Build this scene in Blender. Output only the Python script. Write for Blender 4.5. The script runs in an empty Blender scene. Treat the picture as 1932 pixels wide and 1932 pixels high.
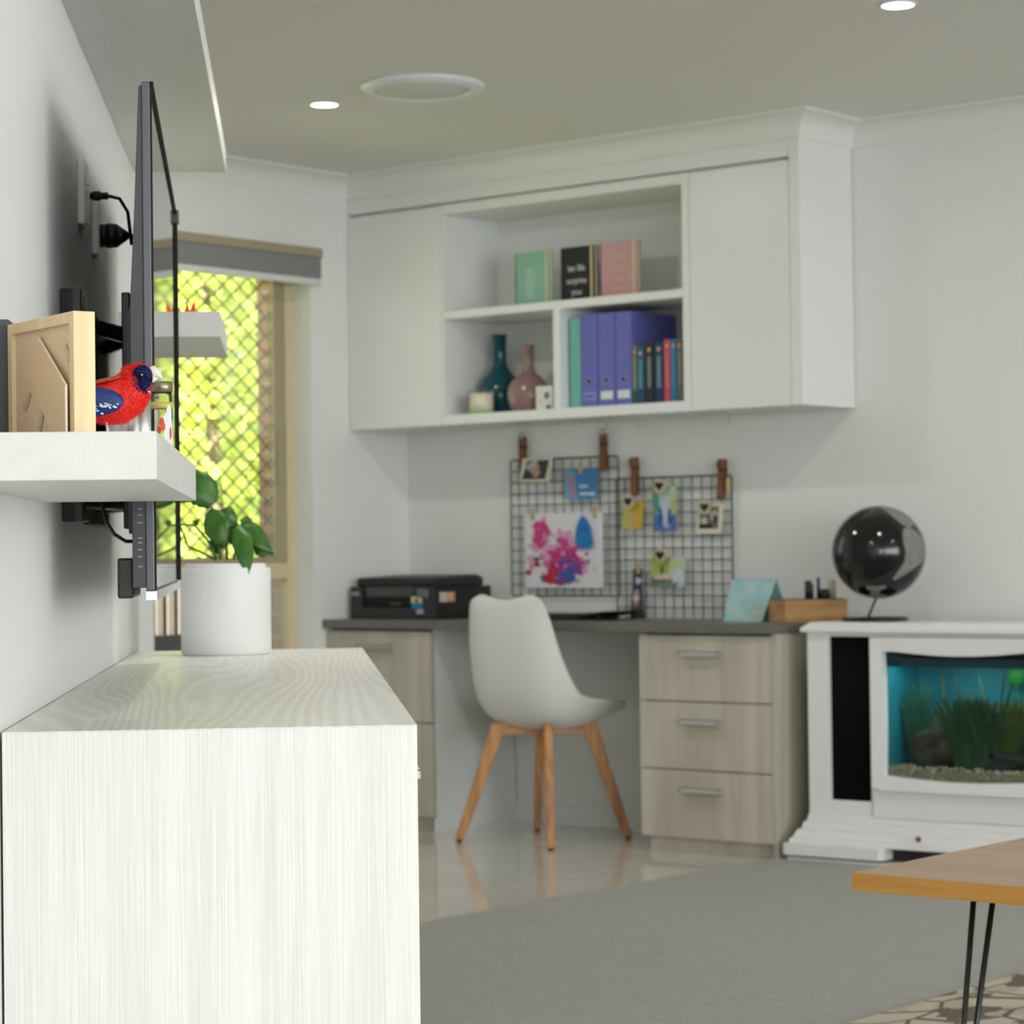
import bpy, bmesh, math, random
from mathutils import Vector, Matrix
random.seed(7)
C = bpy.context.scene.collection
PI = math.pi
# ------------------------------------------------------------------ camera, world, daylight, exposure
CAMP = Vector((6.3318, -6.9949, 0.9883))
def basis(ya, pi, ro):
    F = Vector((math.sin(ya)*math.cos(pi), math.cos(ya)*math.cos(pi), math.sin(pi)))
    R0 = Vector((math.cos(ya), -math.sin(ya), 0)); U0 = R0.cross(F)
    R = R0*math.cos(ro) + U0*math.sin(ro); U = R.cross(F)
    return F, R, U
F_, R_, U_ = basis(-0.6933, 0.0167, -0.0128)
cd = bpy.data.cameras.new('camera'); cam = bpy.data.objects.new('camera', cd); C.objects.link(cam)
M = Matrix((R_, U_, -F_)).transposed().to_4x4(); M.translation = CAMP
cam.matrix_world = M
cd.sensor_fit = 'HORIZONTAL'; cd.sensor_width = 36; cd.lens = 4625.3/1932*36
cd.clip_start = 0.05; cd.clip_end = 200
cd.dof.use_dof = True; cd.dof.focus_distance = 2.75; cd.dof.aperture_fstop = 13
bpy.context.scene.camera = cam
vs = bpy.context.scene.view_settings
vs.view_transform = 'Standard'; vs.look = 'None'; vs.exposure = 0.0; vs.gamma = 1; vs.use_curve_mapping = False
wd = bpy.data.worlds.new('world'); bpy.context.scene.world = wd; wd.use_nodes = True
wn = wd.node_tree; wn.nodes.clear()
wo = wn.nodes.new('ShaderNodeOutputWorld'); wb = wn.nodes.new('ShaderNodeBackground')
wb.inputs[0].default_value = (0.80, 0.90, 1.0, 1); wb.inputs[1].default_value = 2.0
wn.links.new(wb.outputs[0], wo.inputs[0])
def light(name, kind, energy, loc, direction, color=(1, 1, 1), **kw):
    l = bpy.data.lights.new(name, kind); l.energy = energy; l.color = color
    for k, v in kw.items(): setattr(l, k, v)
    o = bpy.data.objects.new(name, l); C.objects.link(o); o.location = loc
    o.rotation_euler = Vector(direction).to_track_quat('-Z', 'Y').to_euler(); return o
light('sun', 'SUN', 36.0, (0, 0, 20), (-0.22, 0.75, -0.95), (1, 0.95, 0.84), angle=0.01)
light('daylight_garden_doors', 'AREA', 250, (10.66, -5.0, 1.30), (-1, 0.0, -0.25), (1.0, 0.99, 0.985), shape='RECTANGLE', size=6.6, size_y=2.0)
light('daylight_front_window', 'AREA', 72, (9.20, -9.16, 1.30), (0, 1.0, -0.15), (1.0, 0.99, 0.985), shape='RECTANGLE', size=2.2, size_y=2.0)
DOWN_W = 6.6

# ------------------------------------------------------------------ the television wall frame: s along the wall, o out of it
AN = math.radians(134.75)
E1 = Vector((math.cos(AN), math.sin(AN), 0)); NN = Vector((math.sin(AN), -math.cos(AN), 0)); DW = .325
def W(s, o, z):
    p = Vector((CAMP.x, CAMP.y, 0)) + E1*s + NN*(o-DW); p.z = z; return p
def wl(s, o, z): return (s, -o, z)      # local coordinates of a thing turned by AN

# ------------------------------------------------------------------ materials
MATS = {}
def mat(name, color, rough=.5, metal=0., noise=0., nscale=8., bump=0., bscale=200., coat=0., trans=0., ior=1.5, emit=None, estr=0., alpha=1., spec=.5, stretch=None, color2=None, sheen=0):
    if name in MATS: return MATS[name]
    m = bpy.data.materials.new(name); m.use_nodes = True; nt = m.node_tree; b = nt.nodes['Principled BSDF']
    b.inputs['Base Color'].default_value = (*color, 1); b.inputs['Roughness'].default_value = rough
    b.inputs['Metallic'].default_value = metal; b.inputs['IOR'].default_value = ior
    b.inputs['Coat Weight'].default_value = coat; b.inputs['Coat Roughness'].default_value = .05
    b.inputs['Transmission Weight'].default_value = trans; b.inputs['Specular IOR Level'].default_value = spec
    if sheen: b.inputs['Sheen Weight'].default_value = sheen
    if emit: b.inputs['Emission Color'].default_value = (*emit, 1); b.inputs['Emission Strength'].default_value = estr
    tc = nt.nodes.new('ShaderNodeTexCoord'); mp = nt.nodes.new('ShaderNodeMapping')
    nt.links.new(tc.outputs['Object'], mp.inputs[0])
    if stretch: mp.inputs['Scale'].default_value = stretch
    if noise or color2:
        n = nt.nodes.new('ShaderNodeTexNoise'); n.inputs['Scale'].default_value = nscale; n.inputs['Detail'].default_value = 4
        nt.links.new(mp.outputs[0], n.inputs['Vector'])
        r = nt.nodes.new('ShaderNodeValToRGB'); nt.links.new(n.outputs[0], r.inputs[0])
        c2 = color2 or tuple(max(0, c*(1-noise)) for c in color)
        r.color_ramp.elements[0].position = .35; r.color_ramp.elements[1].position = .65
        r.color_ramp.elements[0].color = (*c2, 1); r.color_ramp.elements[1].color = (*color, 1)
        nt.links.new(r.outputs[0], b.inputs['Base Color'])
    if bump:
        n2 = nt.nodes.new('ShaderNodeTexNoise'); n2.inputs['Scale'].default_value = bscale
        nt.links.new(mp.outputs[0], n2.inputs['Vector'])
        bp = nt.nodes.new('ShaderNodeBump'); bp.inputs['Strength'].default_value = bump; bp.inputs['Distance'].default_value = .002
        nt.links.new(n2.outputs[0], bp.inputs['Height']); nt.links.new(bp.outputs[0], b.inputs['Normal'])
    MATS[name] = m; return m

def wood(name, light_c, dark_c, axis='Z', scale=1., rings=14., amp=.16, fine=.5, rough=.5, center=(0, 0, 0), contrast=(.3, .7), squash=.06, coarse=1.0, lines=0, across='Y', fscale=260, det=1):
    """laminate / timber grain running along `axis` of the object"""
    if name in MATS: return MATS[name]
    m = bpy.data.materials.new(name); m.use_nodes = True; nt = m.node_tree; b = nt.nodes['Principled BSDF']; L = nt.links.new
    b.inputs['Roughness'].default_value = rough
    tc = nt.nodes.new('ShaderNodeTexCoord'); mp = nt.nodes.new('ShaderNodeMapping'); L(tc.outputs['Object'], mp.inputs[0])
    sc = {'X': (squash, 1, 1), 'Y': (1, squash, 1), 'Z': (1, 1, squash)}[axis]
    mp.inputs['Scale'].default_value = tuple(v*scale for v in sc); mp.inputs['Location'].default_value = center
    n0 = nt.nodes.new('ShaderNodeTexNoise'); n0.inputs['Scale'].default_value = 3.2; n0.inputs['Detail'].default_value = det; L(mp.outputs[0], n0.inputs['Vector'])
    # contour lines of a stretched noise give cathedral rings
    mu = nt.nodes.new('ShaderNodeMath'); mu.operation = 'MULTIPLY'; mu.inputs[1].default_value = rings*6.283; L(n0.outputs[0], mu.inputs[0])
    sx_ = nt.nodes.new('ShaderNodeSeparateXYZ'); L(tc.outputs['Object'], sx_.inputs[0])
    la = nt.nodes.new('ShaderNodeMath'); la.operation = 'MULTIPLY_ADD'; L(sx_.outputs[0 if across == 'X' else 1], la.inputs[0]); la.inputs[1].default_value = lines*6.283; L(mu.outputs[0], la.inputs[2])
    si = nt.nodes.new('ShaderNodeMath'); si.operation = 'SINE'; L(la.outputs[0], si.inputs[0])
    mp2 = nt.nodes.new('ShaderNodeMapping'); L(mp.outputs[0], mp2.inputs[0]); mp2.inputs['Scale'].default_value = {'X': (.35, 1, 1), 'Y': (1, .35, 1), 'Z': (1, 1, .35)}[axis]
    n1 = nt.nodes.new('ShaderNodeTexNoise'); n1.inputs['Scale'].default_value = fscale; n1.inputs['Detail'].default_value = 2; L(mp2.outputs[0], n1.inputs['Vector'])
    n2 = nt.nodes.new('ShaderNodeTexNoise'); n2.inputs['Scale'].default_value = 14*coarse; n2.inputs['Detail'].default_value = 3; L(mp.outputs[0], n2.inputs['Vector'])
    def ma(op, a, bb):
        x = nt.nodes.new('ShaderNodeMath'); x.operation = op
        for i, v in enumerate((a, bb)):
            if isinstance(v, (int, float)): x.inputs[i].default_value = v
            else: L(v, x.inputs[i])
        return x.outputs[0]
    s = ma('ADD', ma('MULTIPLY', si.outputs[0], amp), .5)
    s = ma('ADD', s, ma('MULTIPLY', ma('SUBTRACT', n1.outputs[0], .5), fine*1.6))
    s = ma('ADD', s, ma('MULTIPLY', ma('SUBTRACT', n2.outputs[0], .5), .9))
    r = nt.nodes.new('ShaderNodeValToRGB'); L(s, r.inputs[0])
    r.color_ramp.elements[0].position = contrast[0]; r.color_ramp.elements[1].position = contrast[1]
    r.color_ramp.elements[0].color = (*dark_c, 1); r.color_ramp.elements[1].color = (*light_c, 1)
    L(r.outputs[0], b.inputs['Base Color'])
    bp = nt.nodes.new('ShaderNodeBump'); bp.inputs['Strength'].default_value = .25; bp.inputs['Distance'].default_value = .001
    L(s, bp.inputs['Height']); L(bp.outputs[0], b.inputs['Normal'])
    MATS[name] = m; return m

wall_m = mat('wall_paint', (.80, .81, .80), .55, bump=.05, bscale=300)
ceil_m = mat('ceiling_paint', (.80, .775, .73), .8, bump=.05, bscale=300)
cornice_m = mat('cornice_paint', (.80, .80, .78), .5)
white_lam = mat('white_laminate', (.80, .81, .80), .32)
white_in = mat('white_melamine', (.78, .79, .79), .45)
seam_m = mat('shadow_gap', (.32, .31, .28), .7)
tile_m = mat('tile_polished', (.69, .655, .59), .05, noise=.05, nscale=3, coat=.3)
grout_m = mat('grout', (.52, .49, .43), .6)
white_gloss = mat('white_gloss', (.80, .81, .81), .28)
shelf_m = wood('shelf_laminate', (.735, .73, .71), (.69, .68, .655), 'X', 1., 14, .08, .25, .45)
black_m = mat('black_plastic', (.012, .012, .013), .35)
black_matte = mat('black_matte', (.018, .018, .018), .6)
dark_gloss = mat('dark_gloss', (.008, .009, .01), .12)
screen_m = mat('screen_glass', (.004, .004, .005), .03, spec=.9)
tvgrey = mat('tv_bezel', (.105, .105, .12), .36, metal=.3)
tvback = mat('tv_back', (.055, .06, .063), .5)
silver_m = mat('silver', (.75, .76, .77), .25, metal=.9)
steel_m = mat('brushed_steel', (.62, .62, .60), .28, metal=1., noise=.15, nscale=60, stretch=(1, 1, .02))
cream_m = mat('cream_aluminium', (.66, .56, .36), .4)
chrome_m = mat('handle_aluminium', (.58, .60, .60), .35, metal=.6)
pot_m = mat('pot_ceramic', (.82, .82, .82), .42)
soil_m = mat('soil', (.05, .035, .025), .9)
oak_m = wood('oak_leg', (.58, .29, .11), (.40, .175, .055), 'Z', 3., 8, .16, .4, .45, squash=.08)
oak_x = wood('oak_brace', (.58, .29, .11), (.40, .175, .055), 'X', 3., 8, .16, .4, .45, squash=.08)
def glassy(name, tint=(1, 1, 1), refl=1.0):
    m = bpy.data.materials.new(name); m.use_nodes = True; nt = m.node_tree; nt.nodes.clear()
    o = nt.nodes.new('ShaderNodeOutputMaterial'); t = nt.nodes.new('ShaderNodeBsdfTransparent'); t.inputs[0].default_value = (*tint, 1)
    g = nt.nodes.new('ShaderNodeBsdfGlossy'); g.inputs['Roughness'].default_value = .02
    fr = nt.nodes.new('ShaderNodeFresnel'); fr.inputs[0].default_value = 1.45
    mu = nt.nodes.new('ShaderNodeMath'); mu.operation = 'MULTIPLY'; mu.inputs[1].default_value = refl; nt.links.new(fr.outputs[0], mu.inputs[0])
    mx = nt.nodes.new('ShaderNodeMixShader'); nt.links.new(mu.outputs[0], mx.inputs[0]); nt.links.new(t.outputs[0], mx.inputs[1]); nt.links.new(g.outputs[0], mx.inputs[2])
    nt.links.new(mx.outputs[0], o.inputs[0]); MATS[name] = m; return m
pane_m = glassy('window_glass', (.97, .99, .97), .6)
jar_m = glassy('jar_glass', (.93, .94, .84), 1.0)

# ------------------------------------------------------------------ mesh builder
class MB:
    def __init__(s): s.v = []; s.f = []; s.mi = []; s.sm = []; s.nb = 0
    def add(s, vs_, fs, mi=0, smooth=False):
        n = len(s.v); s.v += [tuple(p) for p in vs_]
        for f in fs: s.f.append(tuple(i+n for i in f)); s.mi.append(mi); s.sm.append(smooth)
        return s
    def box(s, x0, x1, y0, y1, z0, z1, mi=0):
        x0, x1 = sorted((x0, x1)); y0, y1 = sorted((y0, y1)); z0, z1 = sorted((z0, z1))
        return s.add([(x0,y0,z0),(x1,y0,z0),(x1,y1,z0),(x0,y1,z0),(x0,y0,z1),(x1,y0,z1),(x1,y1,z1),(x0,y1,z1)],
              [(3,2,1,0),(4,5,6,7),(0,1,5,4),(1,2,6,5),(2,3,7,6),(3,0,4,7)], mi)
    def rbox(s, x0, x1, y0, y1, z0, z1, r, mi=0, n=5):   # rounded in plan
        pts = []
        for cx, cy, a0 in ((x1-r,y1-r,0),(x0+r,y1-r,90),(x0+r,y0+r,180),(x1-r,y0+r,270)):
            for k in range(n+1):
                a = math.radians(a0+90*k/n); pts.append((cx+r*math.cos(a), cy+r*math.sin(a)))
        return s.prism(pts, z0, z1, mi)
    def prism(s, pts, z0, z1, mi=0, plane='XY', smooth=False):
        n = len(pts)
        def P(a, b, c): return {'XY': (a, b, c), 'XZ': (a, c, b), 'YZ': (c, a, b)}[plane]
        vs_ = [P(a, b, z0) for a, b in pts]+[P(a, b, z1) for a, b in pts]
        fs = [tuple(range(n-1, -1, -1)), tuple(range(n, 2*n))]
        s.add(vs_, fs, mi)
        n0 = len(s.v)-2*n
        for i in range(n):
            j = (i+1) % n; s.f.append((n0+i, n0+j, n0+n+j, n0+n+i)); s.mi.append(mi); s.sm.append(smooth)
        return s
    def cyl(s, p, q, r, r2=None, n=16, mi=0, cap=True, smooth=True):
        p = Vector(p); q = Vector(q); r2 = r if r2 is None else r2; d = (q-p).normalized()
        a = d.orthogonal().normalized(); b = d.cross(a); vs_ = []
        for c, rr in ((p, r), (q, r2)):
            for k in range(n):
                t = 2*PI*k/n; vs_.append(c+a*(rr*math.cos(t))+b*(rr*math.sin(t)))
        s.add(vs_, [(k, (k+1) % n, n+(k+1) % n, n+k) for k in range(n)], mi, smooth)
        if cap:
            n0 = len(s.v)-2*n; s.f += [tuple(n0+k for k in range(n-1, -1, -1)), tuple(n0+n+k for k in range(n))]; s.mi += [mi, mi]; s.sm += [False, False]
        return s
    def lathe(s, prof, c=(0, 0, 0), n=40, mi=0, smooth=True):
        vs_ = []
        for r, z in prof:
            for k in range(n):
                t = 2*PI*k/n; vs_.append((c[0]+r*math.cos(t), c[1]+r*math.sin(t), c[2]+z))
        fs = []
        for i in range(len(prof)-1):
            for k in range(n):
                fs.append((i*n+k, i*n+(k+1) % n, (i+1)*n+(k+1) % n, (i+1)*n+k))
        s.add(vs_, fs, mi, smooth); n0 = len(s.v)-len(vs_)
        if prof[0][0] > 1e-5: s.f.append(tuple(n0+k for k in range(n-1, -1, -1))); s.mi.append(mi); s.sm.append(False)
        if prof[-1][0] > 1e-5: s.f.append(tuple(n0+(len(prof)-1)*n+k for k in range(n))); s.mi.append(mi); s.sm.append(False)
        return s
    def sphere(s, c, r, n=24, mi=0, sc=(1, 1, 1)):
        m = n//2; vs_ = []; fs = []
        for i in range(m+1):
            ph = PI*i/m
            for k in range(n):
                t = 2*PI*k/n; vs_.append((c[0]+r*sc[0]*math.sin(ph)*math.cos(t), c[1]+r*sc[1]*math.sin(ph)*math.sin(t), c[2]+r*sc[2]*math.cos(ph)))
        for i in range(m):
            for k in range(n): fs.append((i*n+k, (i+1)*n+k, (i+1)*n+(k+1) % n, i*n+(k+1) % n))
        return s.add(vs_, fs, mi, True)
    def tube(s, pts, r, n=8, mi=0, r2=None):
        pts = [Vector(p) for p in pts]; vs_ = []; a = None; N = len(pts)
        for i, p in enumerate(pts):
            d = (pts[min(i+1, N-1)]-pts[max(i-1, 0)]).normalized()
            a = d.orthogonal().normalized() if a is None else (a-d*a.dot(d)).normalized()
            b = d.cross(a); rr = r if r2 is None else r+(r2-r)*i/(N-1)
            for k in range(n):
                t = 2*PI*k/n; vs_.append(p+a*(rr*math.cos(t))+b*(rr*math.sin(t)))
        fs = [(i*n+k, i*n+(k+1) % n, (i+1)*n+(k+1) % n, (i+1)*n+k) for i in range(N-1) for k in range(n)]
        s.add(vs_, fs, mi, True); n0 = len(s.v)-len(vs_)
        s.f += [tuple(n0+k for k in range(n-1, -1, -1)), tuple(n0+(N-1)*n+k for k in range(n))]; s.mi += [mi, mi]; s.sm += [False, False]
        return s
    def flat(s, pts, y, mi=0):            # polygon in an XZ plane, facing -Y
        return s.add([(x, y, z) for x, z in pts], [tuple(range(len(pts)))], mi)
    def blob(s, cx, cz, rx, rz, y, mi=0, jit=.18, n=26, seed=0, rot=0):
        rd = random.Random(seed*77+int(cx*9999)); pts = []
        ph = [rd.uniform(0, 6.28) for _ in range(4)]
        for k in range(n):
            t = 2*PI*k/n; rr = 1+jit*(math.sin(3*t+ph[0])*.5+math.sin(5*t+ph[1])*.4+math.sin(9*t+ph[2])*.3+rd.uniform(-.3, .3))
            a = rx*rr*math.cos(t); b = rz*rr*math.sin(t)
            pts.append((cx+a*math.cos(rot)-b*math.sin(rot), cz+a*math.sin(rot)+b*math.cos(rot)))
        s.nb += 1; y -= .00012*s.nb; m = len(pts)
        return s.add([(cx, y, cz)]+[(x, y, z) for x, z in pts], [(0, k+1, (k+1) % m+1) for k in range(m)], mi)
    def grid(s, P, smooth=True, mi=0):
        n = len(P); m = len(P[0]); s.add([p for row in P for p in row], [(i*m+j, i*m+j+1, (i+1)*m+j+1, (i+1)*m+j) for i in range(n-1) for j in range(m-1)], mi, smooth); return s
    def build(s, name, mats, parent=None, bevel=0, loc=None, rz=0, label=None):
        me = bpy.data.meshes.new(name); me.from_pydata(s.v, [], s.f)
        if not isinstance(mats, (list, tuple)): mats = [mats]
        for m in mats: me.materials.append(m)
        for p, mi, sm in zip(me.polygons, s.mi, s.sm): p.material_index = mi; p.use_smooth = sm
        me.update()
        o = bpy.data.objects.new(name, me); C.objects.link(o)
        if parent: o.parent = parent
        if loc is not None: o.location = loc
        if rz: o.rotation_euler = (0, 0, rz)
        if bevel:
            b = o.modifiers.new('bevel', 'BEVEL'); b.width = bevel; b.segments = 2; b.limit_method = 'ANGLE'; b.angle_limit = math.radians(50)
        if label: o['label'] = label
        return o
def thing(name, label, cat, loc=(0, 0, 0), rz=0, group=None):
    o = bpy.data.objects.new(name, None); C.objects.link(o); o.location = loc; o.rotation_euler = (0, 0, rz); o.empty_display_size = .05
    o['label'] = label; o['category'] = cat
    if group: o['group'] = group
    return o
def tag(o, label, cat, group=None, kind=None):
    o['label'] = label; o['category'] = cat
    if group: o['group'] = group
    if kind: o['kind'] = kind
    return o
def struct(name, mb, m, parent=None, **k):
    o = mb.build(name, m, parent, **k)
    if not parent: o['kind'] = 'structure'
    return o
def text_on(mb, s, cx, cz, h, y, mi, width=None):
    """letters as real flat faces in the XZ plane at depth y, centred on (cx, cz)"""
    cu = bpy.data.curves.new('t', 'FONT'); cu.body = s; cu.align_x = 'CENTER'; cu.align_y = 'CENTER'; cu.resolution_u = 2
    ob = bpy.data.objects.new('t', cu); C.objects.link(ob)
    bpy.context.view_layer.update()
    me = bpy.data.meshes.new_from_object(ob.evaluated_get(bpy.context.evaluated_depsgraph_get()))
    xs = [v.co.x for v in me.vertices]; k = h
    if width and xs: kx = width/(max(xs)-min(xs))
    else: kx = k
    mb.add([(cx+v.co.x*kx, y, cz+v.co.y*k) for v in me.vertices], [tuple(p.vertices) for p in me.polygons], mi)
    bpy.data.objects.remove(ob); bpy.data.meshes.remove(me)

# ================================================================== THE ROOM
H = 2.40
PE = W(5.1, 0, 0)                                   # far end of the television wall
fl = MB()
fl.box(-.1, 10.7, -9.2, .1, -.08, -.004, 1)
tx, ty = .6, .6
for i in range(-1, 5):
    for j in range(0, 8):
        x0 = -.12+i*tx; y1 = .10-j*ty
        if x0 > 1.95: continue
        fl.box(max(x0+.0015, -.1), min(x0+tx-.0015, 1.955), max(y1-ty+.0015, -4.6), min(y1-.0015, .1), -.02, 0, 0)
struct('floor', fl, [tile_m, grout_m])
def carpet_mat():
    m = mat('carpet', (.315, .30, .265), .95, sheen=.3); nt = m.node_tree; b = nt.nodes['Principled BSDF']
    tc = nt.nodes.new('ShaderNodeTexCoord')
    n = nt.nodes.new('ShaderNodeTexNoise'); n.inputs['Scale'].default_value = 180; n.inputs['Detail'].default_value = 4
    n2 = nt.nodes.new('ShaderNodeTexNoise'); n2.inputs['Scale'].default_value = 22; n2.inputs['Detail'].default_value = 3
    nt.links.new(tc.outputs['Object'], n.inputs['Vector']); nt.links.new(tc.outputs['Object'], n2.inputs['Vector'])
    mx = nt.nodes.new('ShaderNodeMath'); mx.operation = 'ADD'; nt.links.new(n.outputs[0], mx.inputs[0])
    m3 = nt.nodes.new('ShaderNodeMath'); m3.operation = 'MULTIPLY'; m3.inputs[1].default_value = .5; nt.links.new(n2.outputs[0], m3.inputs[0]); nt.links.new(m3.outputs[0], mx.inputs[1])
    r = nt.nodes.new('ShaderNodeValToRGB'); r.color_ramp.elements[0].position = .5; r.color_ramp.elements[1].position = 1.0
    r.color_ramp.elements[0].color = (.22, .215, .19, 1); r.color_ramp.elements[1].color = (.33, .32, .28, 1)
    nt.links.new(mx.outputs[0], r.inputs[0]); nt.links.new(r.outputs[0], b.inputs['Base Color'])
    bp = nt.nodes.new('ShaderNodeBump'); bp.inputs['Strength'].default_value = .6; bp.inputs['Distance'].default_value = .006
    nt.links.new(n.outputs[0], bp.inputs['Height']); nt.links.new(bp.outputs[0], b.inputs['Normal']); return m
cp = MB().box(1.955, 10.6, -9.1, .02, -.005, .008); struct('floor_carpet', cp, carpet_mat())
struct('ceiling', MB().box(-.3, 10.8, -9.3, .2, H, H+.12), ceil_m)
struct('wall_back', MB().box(-.12, 10.7, 0, .14, 0, H), wall_m)
# window wall (plane X = 0): plaster leaf and brick leaf
WY0, WY1, WZ0, WZ1 = -1.305, -.52, .30, 2.11
def leaf(x0, x1, m, name, y0=-4.0, y1=.12, e=0):
    b = MB(); b.box(x0, x1, y0, WY0-e, 0, H); b.box(x0, x1, WY1+e, y1, 0, H); b.box(x0, x1, WY0-e, WY1+e, 0, WZ0-e); b.box(x0, x1, WY0-e, WY1+e, WZ1+e, H)
    return struct(name, b, m)
leaf(-.12, 0, wall_m, 'wall_left')
def brick_mat():
    m = mat('brick', (.62, .33, .20), .8); nt = m.node_tree; b = nt.nodes['Principled BSDF']
    tc = nt.nodes.new('ShaderNodeTexCoord'); sp = nt.nodes.new('ShaderNodeSeparateXYZ'); nt.links.new(tc.outputs['Object'], sp.inputs[0])
    ad = nt.nodes.new('ShaderNodeMath'); ad.operation = 'ADD'; nt.links.new(sp.outputs[0], ad.inputs[0]); nt.links.new(sp.outputs[1], ad.inputs[1])
    cb = nt.nodes.new('ShaderNodeCombineXYZ'); nt.links.new(ad.outputs[0], cb.inputs[0]); nt.links.new(sp.outputs[2], cb.inputs[1])
    t = nt.nodes.new('ShaderNodeTexBrick'); t.inputs['Scale'].default_value = 1; t.inputs['Brick Width'].default_value = .24; t.inputs['Row Height'].default_value = .086
    t.inputs['Mortar Size'].default_value = .006; t.inputs['Color1'].default_value = (.66, .36, .22, 1); t.inputs['Color2'].default_value = (.55, .30, .19, 1); t.inputs['Mortar'].default_value = (.62, .55, .45, 1)
    nt.links.new(cb.outputs[0], t.inputs['Vector']); nt.links.new(t.outputs[0], b.inputs['Base Color']); return m
brick_m = brick_mat()
leaf(-.27, -.13, brick_m, 'wall_left_brick', e=-.012)
# return wall behind the end of the television wall, television wall, garden door wall
struct('wall_return', MB().box(-.27, PE.x+.05, PE.y-.30, PE.y-.18, 0, H), wall_m)
tvw = MB().box(-2.65, 5.1, 0, .11, 0, H); struct('wall_television', tvw, wall_m, loc=W(0, 0, 0), rz=AN)
rw = MB(); GY0, GY1, GZ1 = -8.5, -1.5, 2.2; RX = 10.5
rw.box(RX, RX+.12, -9.2, GY0, 0, H); rw.box(RX, RX+.12, GY1, .12, 0, H); rw.box(RX, RX+.12, GY0, GY1, GZ1, H); rw.box(RX, RX+.12, GY0, GY1, 0, .10)
struct('wall_right', rw, wall_m)
FX0, FX1 = 8.05, 10.35
rw = MB(); rw.box(7.6, FX0, -9.12, -9.0, 0, H); rw.box(FX1, RX, -9.12, -9.0, 0, H); rw.box(FX0, FX1, -9.12, -9.0, GZ1, H); rw.box(FX0, FX1, -9.12, -9.0, 0, .10)
struct('wall_front', rw, wall_m)
# window_1 : cream aluminium frame, pane, security screen
w1 = bpy.data.objects.new('window_1', None); C.objects.link(w1); w1['kind'] = 'structure'; w1.location = (-.09, 0, 0)
fx0, fx1 = -.045, 0
b = MB(); fw = .045
b.box(fx0, fx1, WY0, WY0+fw, WZ0, WZ1); b.box(fx0, fx1, WY1-fw, WY1, WZ0, WZ1); b.box(fx0, fx1, WY0+fw, WY1-fw, WZ0, WZ0+fw); b.box(fx0, fx1, WY0+fw, WY1-fw, WZ1-fw, WZ1)
b.box(fx0, fx1, WY0+fw, WY1-fw, .905, .962)
b.build('window_frame', cream_m, w1)
b = MB(); sy0, sy1 = WY0+fw, WY1-fw
b.box(-.030, -.008, sy1-.05, sy1, .962, WZ1-fw); b.box(-.030, -.008, sy0, sy0+.05, .962, WZ1-fw); b.box(-.030, -.008, sy0+.05, sy1-.05, .962, .985)
b.build('window_sash', mat('sash_bronze', (.40, .34, .22), .45), w1, bevel=.001)
b = MB(); b.box(-.022, -.018, sy0+.02, sy1-.02, .985, WZ1-fw); b.build('pane', pane_m, w1)
b = MB(); b.box(-.022, -.018, sy0, sy1, WZ0+fw, .905); b.build('pane', pane_m, w1)
b = MB(); b.box(-.008, .004, sy1-.042, sy1-.032, 1.25, 1.45); b.build('window_latch', mat('sash_bronze', (.4, .34, .22)), w1)
# woven diamond screen outside the glass
b = MB(); zA, zB = .985, WZ1-fw; py, pz = .086, .068; sl = pz/py; rr = .0036
yA, yB = sy0+.03, sy1-.03
k = -60
while k < 60:
    for sg in (1, -1):
        # z = zc + sg*sl*(y - yA)
        zc = zA + k*pz
        p = []
        y0_, y1_ = yA, yB
        f0 = zc; f1 = zc+sg*sl*(yB-yA)
        lo, hi = min(f0, f1), max(f0, f1)
        if hi <= zA or lo >= zB: continue
        def yat(z): return yA+(z-zc)/(sg*sl)
        ys = sorted([yat(zA), yat(zB)]); a = max(yA, ys[0]); c_ = min(yB, ys[1])
        if c_-a > .01: b.cyl((-.038, a, zc+sg*sl*(a-yA)), (-.038, c_, zc+sg*sl*(c_-yA)), rr, n=6)
    k += 1
b.build('security_screen', mat('screen_mesh_bronze', (.33, .24, .14), .5), w1)
b = MB(); b.box(-.09, .0, WY0, WY1, WZ0-.018, WZ0+.004); b.build('window_sill', white_gloss, w1, loc=(.09, 0, 0))
# window_2 : garden doors in the right wall, window_3 : window behind the camera
w2 = bpy.data.objects.new('window_2', None); C.objects.link(w2); w2['kind'] = 'structure'; w2.location = (RX+.04, 0, 0)
b = MB()
for k in range(5): y = GY0+k*(GY1-GY0-.05)/4; b.box(0, .05, y, y+.05, .15, GZ1-.05)
b.box(0, .05, GY0, GY1, .10, .15); b.box(0, .05, GY0, GY1, GZ1-.05, GZ1); b.build('window_frame', cream_m, w2)
MB().box(.02, .024, GY0+.05, GY1-.05, .15, GZ1-.05).build('pane', pane_m, w2)
w3 = bpy.data.objects.new('window_3', None); C.objects.link(w3); w3['kind'] = 'structure'; w3.location = (0, -9.09, 0)
b = MB()
for k in range(3): x = FX0+k*(FX1-FX0-.05)/2; b.box(x, x+.05, 0, .05, .15, GZ1-.05)
b.box(FX0, FX1, 0, .05, .10, .15); b.box(FX0, FX1, 0, .05, GZ1-.05, GZ1); b.build('window_frame', cream_m, w3)
MB().box(FX0+.05, FX1-.05, .02, .024, .15, GZ1-.05).build('pane', pane_m, w3)
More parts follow.
